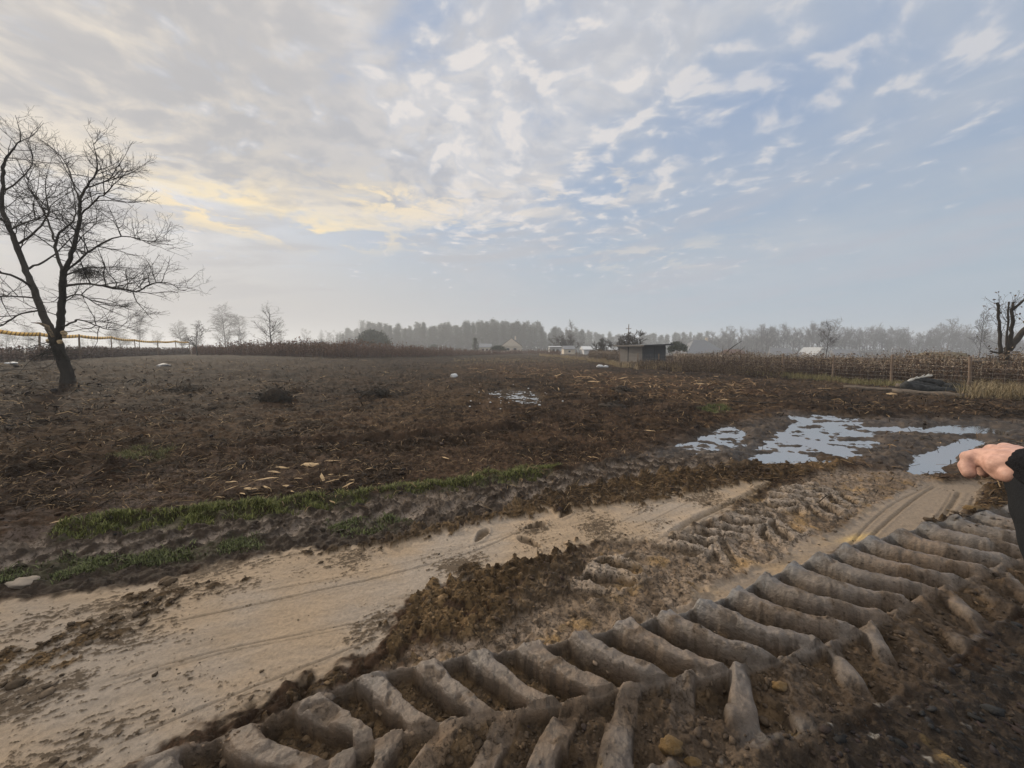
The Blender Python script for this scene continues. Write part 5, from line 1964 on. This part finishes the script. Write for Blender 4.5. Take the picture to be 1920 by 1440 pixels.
def debris():
    q = np.random.default_rng(61)
    # split logs and the dumped rubber by the right fence
    def log(pa, pb, r0, r1, label, name="log"):
        a, b = at(*pa), at(*pb)
        c = (a + b) / 2
        rt = (np.linspace(0, 1, 9))[:, None]
        pts = a * (1 - rt) + b * rt + np.array((0, 0, .7 * max(r0, r1))) - c
        pts += np.column_stack([np.zeros((9, 2)), q.normal(0, .012, 9)])
        mb = MB().tube(list(pts), list(np.linspace(r0, r1, 9) * q.uniform(.92, 1.08, 9)), 12)
        o = mb.build(name, LOGM, None, smooth=False)
        for pl in o.data.polygons:
            pl.use_smooth = len(pl.vertices) == 4
        o.location = tuple(c)
        tag(o, label, "log")
        return o
    log((1672, 739), (1812, 748), .13, .115, "grey weathered log lying in front of the black rubber heap")
    log((1582, 729), (1700, 736), .10, .085, "dark thin log lying on soil left of the black rubber heap")
    log((1680, 727), (1742, 731), .12, .10, "short dark log end under the left side of the black rubber heap")
    Yb = at(1750, 735)[1]
    def px3(L, dy=0):
        return [P3(u, v, Yb + dy + d) for u, v, d in L]
    c0 = at(1750, 735)
    r = empty("rubber_heap", tuple(c0), "heap of limp black rubber tubes dumped by the right fence", "rubbish")
    def roll(L, rad, name, dy=0):
        S_ = smooth_line(px3(L, dy), 5) - c0
        n = len(S_)
        rr = rad * (1 + .14 * np.sin(np.linspace(0, 9, n)) + q.normal(0, .05, n))
        rr[0] *= .7
        rr[-1] *= .7
        mb = MB().tube(list(S_), list(rr), 12)
        V = np.array(mb.v)
        mb.v = [tuple(p) for p in V + np.column_stack([vnoise3(V * 4), vnoise3(V * 4 + 5), vnoise3(V * 4 + 9)]) * .07]
        mb.build(name, RUBBER, r, smooth=True)
    roll([(1692, 722, 0), (1715, 727, -.1), (1740, 730, -.2), (1768, 735, -.3), (1812, 739, -.3)], .19, "rubber_tube")
    roll([(1768, 730, .2), (1780, 726, .1), (1798, 727, .0), (1808, 734, -.15), (1800, 741, -.3), (1778, 738, -.35)], .15, "rubber_tube")
    roll([(1712, 716, .5), (1730, 714, .45), (1752, 718, .4), (1772, 725, .3)], .18, "rubber_tube", .1)
    roll([(1700, 722, .3), (1722, 720, .3), (1745, 724, .2), (1760, 729, 0)], .12, "rubber_tube", .1)
    # pale peeled branch on top
    S_ = smooth_line(px3([(1695, 719, .35), (1712, 711, .45), (1730, 707, .5), (1747, 704, .5)]), 4)
    rr = .038 * (1 + q.normal(0, .35, len(S_)))
    mb = MB().tube(list(S_ - c0), list(np.clip(rr, .02, .08)), 8)
    for k in (4, 7, 9):
        mb.tube([S_[k] - c0, S_[k] - c0 + np.array((.22, .05, .12))], [.03, .012], 5)
    o = mb.build("peeled_branch", mat("peeled_wood", (.42, .40, .36), .8, .25, 14), None, smooth=True)
    o.location = tuple(c0)
    tag(o, "pale peeled branch lying on top of the black rubber heap", "branch")

    # brush heaps
    def brush(u, v, rad, h, n, label, fine=.006, col=BARK):
        c = at(u, v)
        zc = float(hgt(c[0], c[1])[0])
        c[2] = zc
        r_ = empty("brush_pile", tuple(c), label, "brush pile")
        L = []
        for _ in range(n):
            d = unit(q.normal(0, 1, 3) * np.array((1, 1, .22)))
            p = np.array((q.normal(0, rad * .4), q.normal(0, rad * .4), 0))
            p[2] = (q.random() * h) * math.exp(-(p[0] ** 2 + p[1] ** 2) / rad ** 2 * 1.5) - .1
            L.append(limb(q, p - d * .2, d, q.uniform(.2, .6) * rad * 1.3, fine * q.uniform(.6, 2.2), fine * .4, 4, .25, 0) + (4,))
        V, F = tubes(L)
        mesh_np("twigs", V, F, col, r_)
        if h < .15:
            return
        mb = MB().lump((0, 0, -.08), (rad * .8, rad * .7, h * .75), int(u), 3, .3)
        mb.build("earth_core", mat("dark_earth", (.030, .021, .014), .95, .5, 9, .03, 18), r_, smooth=True)
    brush(515, 757, .5, .40, 260, "dark tangled brush pile with a stick poking up, left of centre", .010)
    brush(705, 747, .8, .10, 120, "long low heap of black roots behind the tangled brush pile", .009)
    brush(345, 737, .7, .08, 90, "flat heap of dark roots to the right of the big bare tree", .009)
    brush(1165, 736, .45, .22, 90, "small dark root clump on the chip strewn soil below the shed", .009)
    brush(1148, 764, .5, .2, 110, "grey twiggy heap on soil left of the large puddles", .009)
    brush(225, 893, .32, .14, 60, "small black sod heap on the soil above the left grass strip", .006)
    brush(1352, 664, 1.8, 1.5, 170, "large dark brush pile with crooked sticks behind the right fence", .022)
    c = P3(1345, 655, 33.0)
    r_ = empty("dead_branch", tuple(c), "crooked dead branch sticking out of the brush pile behind the right fence", "branch")
    L = [limb(q, (0, 0, -1), (.75, .0, .75), 2.6, .06, .02, 6, .08, 0) + (6,), limb(q, (1.0, 0, -.6), (.9, .1, .35), 1.6, .05, .015, 5, .12, .02) + (6,), limb(q, (.4, 0, -.4), (.5, 0, .6), .8, .03, .01, 4, .12, .02) + (5,)]
    V, F = tubes(L)
    mesh_np("stick", V, F, BARK, r_)
    # earth heap behind the weeds at the right
    c = at_y(1757, 47)
    c[2] = float(macro(c[0], c[1]))
    hh = up_to(660, c)
    o = MB().lump((0, 0, hh * .3), (2.9, 2.2, hh * .72), 5, 4, .12).build("earth_heap", mat("heap_soil", (.10, .075, .052), .95, .4, 2, .06, 6, col2=(.13, .11, .06)), None, smooth=True)
    o.location = tuple(c)
    tag(o, "rounded brown earth heap showing above the weeds left of the pollarded tree", "heap")

    # fallen sticks on the field
    def stick(u, v, ln, az, r, label):
        c = at(u, v)
        c[2] = float(hgt(c[0], c[1])[0])
        p, rad = limb(q, (-math.cos(az) * ln / 2, -math.sin(az) * ln / 2, .02), (math.cos(az), math.sin(az), .03), ln, r, r * .5, 7, .10, 0)
        L = [(p, rad, 6)]
        branch_out(q, (p, rad), 0, [(3.2, .12, .4, .5, 1.0, r * .4, .2, .02, .2)], L)
        V, F = tubes(L)
        o = mesh_np("fallen_branch", V, F, BARK)
        o.location = tuple(c)
        tag(o, label, "branch")
    stick(545, 720, 1.8, .5, .025, "thin dark fallen branch with side twigs behind the tangled brush pile")
    stick(560, 705, 1.2, 2.4, .02, "small forked fallen branch standing up above the soil left of the long root heap")
    stick(900, 752, 1.0, 2.6, .02, "short brown fallen branch lying left of the small puddle")
    stick(1400, 757, 1.9, 2.7, .03, "dark curved fallen branch on soil left of the logs")
    stick(975, 715, 1.6, .3, .03, "dark fallen branch at the top edge of the small puddle")
    stick(40, 700, 2.0, .7, .02, "pale thin fallen branch propped near the big bare tree")

    # pale wood splinters
    kinds = []
    for i in range(4):
        qq = np.random.default_rng(100 + i)
        n = 7
        xs = np.linspace(-.5, .5, n)
        V, F = [], []
        for k, x in enumerate(xs):
            w = (.16 * (1 - (2 * abs(x)) ** (2.2 if i % 2 else 1.3)) + .02) * qq.uniform(.7, 1.3)
            t = .045 * qq.uniform(.6, 1.2) * (1.1 - abs(x) * 1.6)
            b = .06 * math.cos(x * 2.4) * qq.uniform(.5, 1.2) + qq.normal(0, .012)
            o_ = qq.normal(0, .03)
            V += [(x, o_ - w, b), (x, o_ + w, b + qq.normal(0, .02)), (x, o_ + w * .8, b + t), (x, o_ - w * .7, b + t)]
        for k in range(n - 1):
            for a in range(4):
                F.append((k * 4 + a, k * 4 + (a + 1) % 4, k * 4 + 4 + (a + 1) % 4, k * 4 + 4 + a))
        F += [(3, 2, 1, 0), tuple((n - 1) * 4 + a for a in range(4))]
        me = bpy.data.meshes.new("wood_splinter")
        me.from_pydata(V, [], F)
        me.materials.append(SPLINT)
        kinds.append(me)
    def splinter(u, v, s, az, k, label, group=None, tilt=.0, wide=1.0):
        c = at(u, v)
        z = float(hgt(c[0], c[1])[0])
        o = bpy.data.objects.new("wood_splinter", kinds[k % 4])
        COL.objects.link(o)
        o.location = (c[0], c[1], z + .012)
        o.scale = (s * .8, s * wide * .42, s * .55)
        o.rotation_euler = (q.normal(0, .25), tilt, az)
        tag(o, label, "wood splinter", group)
    G1 = "splinters above the grass strip"
    lab = "pale split wood splinter lying on dark soil just above the long grass strip"
    for u, v, s in ((434, 906, .26), (467, 920, .30), (434, 926, .2), (540, 913, .26), (623, 908, .22), (653, 913, .20), (649, 897, .14), (580, 913, .16), (514, 891, .22), (529, 882, .3), (434, 886, .16),
                    (394, 904, .2), (303, 909, .14), (299, 922, .12), (485, 928, .18), (412, 937, .15), (693, 884, .16), (455, 930, .14), (560, 902, .14), (600, 918, .13), (620, 893, .12), (500, 919, .16), (575, 893, .14), (660, 903, .11), (470, 897, .12), (548, 925, .11)):
        splinter(u, v, s, q.uniform(-.6, 1.0), int(q.integers(0, 4)), lab, G1, q.normal(0, .12), q.uniform(.7, 1.3))
    splinter(500, 906, .36, .25, 0, "largest flat pale splinter among those above the long grass strip", None, -.1, 1.2)
    splinter(605, 900, .34, 2.2, 1, "long upright leaning splinter above the right part of the long grass strip", None, -.35, .9)
    splinter(583, 875, .36, .1, 2, "broad rounded tan wood chunk on soil well above the grass strip", None, 0, 2.0)
    splinter(623, 869, .3, .1, 3, "broad tan wood chunk right of the rounded chunk above the grass strip", None, 0, 1.5)
    splinter(157, 968, .18, .7, 0, "pale splinter at the left end of the long grass strip")
    splinter(117, 982, .2, 1.0, 1, "yellowish splinter at the tip of the left grass strip by the old ruts")
    splinter(505, 953, .12, 1.8, 2, "small pale splinter lying inside the long grass strip")
    splinter(623, 946, .16, 2.5, 3, "pale splinter on the lower edge of the grass strip near its gap")
    splinter(886, 902, .18, 1.5, 0, "tan splinter standing in the right-hand grass patch", None, -.9)
    splinter(835, 866, .22, 2.4, 1, "lone tan splinter on brown soil above the right-hand grass patch")
    splinter(1112, 862, .26, 2.5, 2, "lone pink tan splinter on soil right of the grass patches")
    splinter(919, 818, .28, .4, 3, "lone pale splinter on soil in the middle of the field")
    splinter(744, 884, .16, .2, 0, "small pale splinter between the two grass patches")
    splinter(1218, 813, .3, 2.7, 1, "curled pale splinter on soil left of the puddles")
    splinter(1114, 717, .9, -.1, 2, "long pale curved slab of wood on soil below the shed")
    splinter(1359, 757, .5, .3, 3, "pale torn wood chunk above the left puddles")
    splinter(1548, 735, .7, -.4, 0, "bright tan torn wood strip left of the dark thin log")
    splinter(1670, 747, .55, .1, 1, "bright orange wood chunk in front of the grey weathered log", None, 0, 1.6)
    G2 = "splinters on the far soil"
    lab = "pale wood strip scattered on brown soil below the shed and the weeds"
    for _ in range(46):
        u, v = q.normal(1210, 110), q.normal(716, 13)
        splinter(u, max(v, 690), q.uniform(.25, .7), q.uniform(0, 3.1), int(q.integers(0, 4)), lab, G2, q.normal(0, .25), q.uniform(.5, 1.1))
    # pale rubble round the small puddle
    lab = "small pale lump of rubble on wet soil around the small far puddle"
    V0, F0 = ico(2)
    mes = []
    for i in range(4):
        qq = np.random.default_rng(200 + i)
        me = bpy.data.meshes.new("pale_rubble")
        me.from_pydata([tuple(p) for p in V0 * (1 + .35 * vnoise3(V0 * 1.3 + i * 7))[:, None] * np.array((1, .8, .55))], [], F0)
        me.materials.append(PALE)
        mes.append(me)
    for i in range(60):
        u, v = q.normal(975, 48), q.normal(746, 11)
        c = at(u, v)
        o = bpy.data.objects.new("pale_rubble", mes[i % 4])
        COL.objects.link(o)
        s = q.uniform(.012, .045)
        o.scale = (s, s, s)
        o.rotation_euler = (0, 0, q.uniform(0, 6))
        o.location = (c[0], c[1], float(hgt(c[0], c[1])[0]) + s * .3)
        tag(o, lab, "rubble", "pale rubble round the small puddle")
    def scrap(u, v, s, label, name="plastic_scrap", m=PALE, seed=1, dz=.3, flat=.5, cat="scrap", rough=.2):
        if name == "clay_clod":
            s *= .75
        c = at(u, v)
        c[2] = float(hgt(c[0], c[1])[0])
        o = MB().lump((0, 0, s * flat * dz), (s, s * .7, s * flat), seed, 3, rough).build(name, m, None, smooth=True)
        o.location = tuple(c)
        tag(o, label, cat)
    scrap(1125, 690, .32, "left white plastic scrap in dry grass before the shed", seed=2)
    scrap(1136, 690, .24, "right white plastic scrap in dry grass before the shed", seed=3)
    scrap(22, 684, .26, "white plastic scrap on the ground at the foot of the left fence", seed=4, flat=.25)
    scrap(101, 680, .25, "small white scrap behind the trunk of the big bare tree", seed=5, flat=.3)
    scrap(308, 687, .42, "grey and white lump of waste on soil right of the big tree", seed=6, flat=.35, m=mat("grey_waste", (.35, .35, .36), .7, .4, 4, col2=(.05, .05, .05)))
    scrap(851, 709, .2, "pale lump of concrete left of the small far puddle", "concrete_lump", seed=7, flat=.7, cat="rubble")
    SANDL = mat("dry_sand_lump", (.26, .215, .17), .95, .25, 12, .01, 40)
    scrap(42, 1096, .085, "pale lump of dry sand at the left edge beside the old ruts", "sand_lump", SANDL, 8, -.2, .36, "sand lump")
    YC = mat("yellow_clay", (.15, .092, .036), .95, .45, 20, .012, 60, col2=(.10, .068, .036))
    GC = mat("grey_clod", (.17, .14, .115), .92, .4, 14, .01, 40)
    scrap(1258, 1405, .065, "yellow clay clod at the bottom edge of the picture", "clay_clod", YC, 9, .3, .8, "clod")
    scrap(1300, 1425, .045, "smaller yellow clay clod just right of the bottom clay clod", "clay_clod", YC, 10, .3, .7, "clod")
    scrap(1462, 1292, .05, "yellow clay clod on a broken ridge of the big wheel track", "clay_clod", YC, 11, .3, .6, "clod")
    scrap(1822, 962, .11, "ochre clod among the brown crumbs left of the black sleeve", "clay_clod", YC, 15, .3, .45, "clod")


# ------------------------------------------------------------------ the person at the right edge
def remeshed(name, mb, voxel, m, parent, smooth_it=6):
    o = mb.build(name, m, None, smooth=True)
    md = o.modifiers.new("r", 'REMESH')
    md.mode = 'VOXEL'
    md.voxel_size = voxel
    md.use_smooth_shade = True
    sm = o.modifiers.new("s", 'SMOOTH')
    sm.factor = .5
    sm.iterations = smooth_it
    dg = bpy.context.evaluated_depsgraph_get()
    me = bpy.data.meshes.new_from_object(o.evaluated_get(dg))
    me.name = name
    old = o.data
    o.modifiers.clear()
    o.data = me
    bpy.data.meshes.remove(old)
    o.parent = parent
    return o


def chain(mb, pts, rads, sides=14):
    """round-ended tapered limb"""
    pts = [np.asarray(p, float) for p in pts]
    mb.tube(pts, rads, sides)
    V, F = ico(2)
    for p, r in zip(pts, rads):
        mb.add([tuple(p + v * r) for v in V], F)


def person():
    SKIN = mat("skin", (.44, .25, .19), .55, .12, 70, .0006, 260, spec=.4, col2=(.52, .305, .235))
    JACK = mat("jacket_cloth", (.016, .017, .019), .92, .3, 220, .0012, 420, spec=.15)
    RIB = mat("ribbed_cuff", (.012, .012, .014), .95, .4, 160, .003, 220, spec=.1)
    TROU = mat("trouser_cloth", (.030, .034, .045), .9, .25, 60)
    BOOT = mat("boot_leather", (.03, .022, .016), .6, .3, 30)
    HAIR = mat("hair_brown", (.035, .022, .014), .7, .3, 60)
    fx, fy = 1.24, .60
    gz = float(hgt(fx, fy)[0])
    root = empty("person", (fx, fy, gz), "person in a black jacket at the right edge, arm raised with the hand drooping", "person")
    O = np.array((fx, fy, gz))
    def L(u, v, Y):
        return P3(u, v, Y) - O
    sh = np.array((1.22, .42, 1.41)) - O
    el = L(2088, 1150, .60)
    wr = L(1940, 874, .725)
    hip = .90
    hd = np.array((-.04, 0, 1.585))
    b = MB()
    # trunk, neck, head
    chain(b, [(0, 0, hip), (0, 0, 1.08), (.01, 0, 1.24), (0, 0, 1.36)], [.135, .13, .145, .12])
    for s in (-1, 1):
        chain(b, [(0, s * .09, hip), (0, s * .10, hip - .02)], [.12, .11])
        chain(b, [(0, s * .05, 1.34), (-.01, s * .15, 1.375)], [.08, .058])
        chain(b, [(.0, s * .10, hip), (-.015, s * .105, .50), (.02, s * .105, .12), (.015, s * .105, .07)], [.092, .062, .042, .045])
        chain(b, [(.04, s * .105, .045), (-.13, s * .115, .035)], [.042, .034])
    chain(b, [(0, 0, 1.36), (-.02, 0, 1.50)], [.065, .058])
    V, F = ico(3)
    b.add([tuple(hd + v * np.array((.098, .078, .118))) for v in V], F)
    chain(b, [hd + (-.045, 0, -.05), hd + (-.075, 0, -.085)], [.06, .038])
    chain(b, [hd + (-.096, 0, .015), hd + (-.118, 0, -.022)], [.010, .016])
    for s in (-1, 1):
        chain(b, [hd + (-.088, s * .012, .030), hd + (-.078, s * .052, .028)], [.013, .011])
        chain(b, [hd + (.01, s * .079, .02), hd + (.005, s * .080, -.02)], [.020, .012])
    chain(b, [hd + (-.094, -.022, -.058), hd + (-.099, 0, -.056), hd + (-.094, .022, -.058)], [.007, .010, .007])
    # far arm hangs, with its own hand
    chain(b, [(0, .17, 1.36), (.09, .20, 1.10), (.08, .20, .86)], [.055, .046, .028])
    for i in range(4):
        x = .045 + .022 * i
        chain(b, [(.065 + .01 * i, .20, .84), (x + .0, .202, .775), (x - .012, .195, .735), (x - .015, .185, .705 + .008 * abs(i - 1.5))], [.015, .011, .0095, .0085], 10)
    chain(b, [(.06, .195, .83), (.02, .19, .79), (.012, .185, .755)], [.014, .011, .009], 10)
    # raised near arm
    chain(b, [sh, el], [.056, .045])
    chain(b, [el, (el + wr) / 2, wr], [.045, .038, .028])
    # hand seen from the wrist: knuckles along the top, first finger hanging down
    kn = [L(1838, 853, .800), L(1861, 845, .812), L(1884, 842, .818), L(1903, 846, .820)]
    for k, p in enumerate(kn):
        chain(b, [wr, wr * .5 + p * .5 + np.array((0, 0, .002)), p], [.026, .020, .0150], 12)
    chain(b, [wr, L(1872, 872, .758), L(1848, 864, .785)], [.025, .021, .0145])
    fing = [[(1816, 857, .808), (1811, 873, .805), (1817, 887, .795)],
            [(1846, 857, .835), (1838, 872, .838), (1845, 886, .832)],
            [(1868, 857, .842), (1858, 872, .845), (1864, 885, .84)],
            [(1888, 858, .84), (1878, 872, .842), (1882, 883, .84)]]
    for k in range(4):
        r0 = (.0138, .0132, .0122, .0108)[k]
        m = [L(*q_) for q_ in fing[k]]
        chain(b, [kn[k], m[0], m[1], m[2]], [r0 * 1.08, r0 * 1.03, r0 * .96, r0 * .88], 14)
    chain(b, [L(1896, 892, .73), L(1876, 889, .755), L(1858, 877, .772), L(1850, 866, .785)], [.0155, .0145, .0122, .0105], 12)
    chain(b, [wr, L(1893, 888, .735)], [.022, .0155])
    body = remeshed("body", b, .0034, SKIN, root, 4)
    # nails
    # clothes
    j = MB()
    chain(j, [(0, 0, hip - .06), (0, 0, 1.08), (.01, 0, 1.24), (0, 0, 1.37)], [.178, .168, .178, .14])
    for s in (-1, 1):
        chain(j, [(0, s * .05, 1.33), (0, s * .165, 1.36)], [.12, .082])
    chain(j, [(0, 0, 1.38), (-.01, 0, 1.45)], [.09, .082])
    chain(j, [(0, .17, 1.36), (.09, .205, 1.10), (.08, .205, .90)], [.082, .07, .052])
    cuff_end = wr + unit(el - wr) * .012
    chain(j, [sh, el], [.085, .072])
    fore = unit(wr - el)
    ax0 = unit(unit(L(1862, 856, .80) - wr) * .8 + fore * .35)
    mid_ = el * .5 + wr * .5
    chain(j, [el, mid_ + np.array((.0, 0, -.004)), wr + unit(el - wr) * .022 - ax0 * .01], [.072, .066, .050])
    jk = remeshed("jacket", j, .009, JACK, root, 5)
    nV = np.array([v.co[:] for v in jk.data.vertices])
    dn = (vnoise3(nV * 11 + 2) + .6 * vnoise3(nV * 23 + 7)) * .010
    nn = np.array([v.normal[:] for v in jk.data.vertices])
    jk.data.vertices.foreach_set("co", (nV + nn * dn[:, None]).astype(np.float32).ravel())
    # ribbed knit cuff round the raised wrist
    hdn = unit(L(1862, 856, .80) - wr)
    ax = unit(hdn * .8 + fore * .35)
    c0 = wr + ax * .004 + np.array((.0, 0, -.003))
    rows, sd = 9, 64
    a_ = unit(np.cross(ax, (0, 0, 1)))
    b_ = np.cross(ax, a_)
    cv, cf = [], []
    for i in range(rows):
        t = i / (rows - 1)
        rr = .0375 + .008 * (1 - t) + .004 * math.sin(t * 3.1)
        if i == rows - 1:
            rr *= .88
        for k in range(sd):
            q_ = k / sd * 6.2832
            r2 = rr * (1 + .035 * math.sin(q_ * 22) + .05 * math.sin(q_ * 3 + t * 4) + .03 * math.sin(q_ * 7 + 2 * t))
            cv.append(c0 + ax * (-.050 + .064 * t + .004 * math.sin(q_ * 5)) + (a_ * math.cos(q_) + b_ * math.sin(q_)) * r2)
    for i in range(rows - 1):
        for k in range(sd):
            cf.append((i * sd + k, i * sd + (k + 1) % sd, (i + 1) * sd + (k + 1) % sd, (i + 1) * sd + k))
    MB().add(cv, cf).build("cuff", RIB, jk, smooth=True)
    t = MB()
    chain(t, [(0, 0, hip - .02), (0, 0, hip + .1)], [.155, .15])
    for s in (-1, 1):
        chain(t, [(.0, s * .09, hip), (-.01, s * .105, .50), (.015, s * .105, .10)], [.115, .085, .07])
    remeshed("trousers", t, .009, TROU, root)
    for s in (-1, 1):
        k = MB()
        chain(k, [(.03, s * .105, .16), (.03, s * .105, .06)], [.062, .058])
        chain(k, [(.03, s * .105, .045), (-.06, s * .11, .045), (-.155, s * .115, .035)], [.055, .052, .042])
        remeshed("boot", k, .007, BOOT, root)
    h = MB()
    V, F = ico(3)
    h.add([tuple(hd + (.014, 0, .022) + v * np.array((.103, .087, .112))) for v in V if True], F)
    hv = np.array(h.v)
    hv[:, 0] = np.where((hv[:, 0] < hd[0] - .055) & (hv[:, 2] < hd[2] + .075), hd[0] - .055, hv[:, 0])
    h.v = [tuple(p) for p in hv]
    h.build("hair", HAIR, root, smooth=True)
    for s in (-1, 1):
        MB().lump(tuple(hd + (-.083, s * .031, .012)), (.012, .012, .012), 1, 2, 0).build("eye", mat("eye", (.6, .6, .58), .2, .05, 5), root, smooth=True)


def haze():
    m = bpy.data.materials.new("haze_air")
    m.use_nodes = True
    nt = m.node_tree
    nt.nodes.clear()
    out = nt.nodes.new('ShaderNodeOutputMaterial')
    v = nt.nodes.new('ShaderNodeVolumePrincipled')
    v.inputs['Color'].default_value = (.90, .94, .99, 1)
    v.inputs['Density'].default_value = HAZE
    v.inputs['Anisotropy'].default_value = .25
    nt.links.new(v.outputs[0], out.inputs['Volume'])
    o = MB().box((0, 0, 16), (3200, 3200, 46)).build("haze", m)
    o['kind'] = 'stuff'


HAZE = .00115
wire_fence("wire_fence", FENCE_R, 1.42, "long woven wire fence on wooden posts running past the shed on the right", 7, .30)
tl = wire_fence("wire_fence", FENCE_L, 1.95, "woven wire fence with taller posts behind the big bare tree on the left", 10, .32, braces=((8, -1.1, -.6), (8, .9, -.9)))
barrier_tape(tl)
shed()
houses()
debris()
person()
haze()
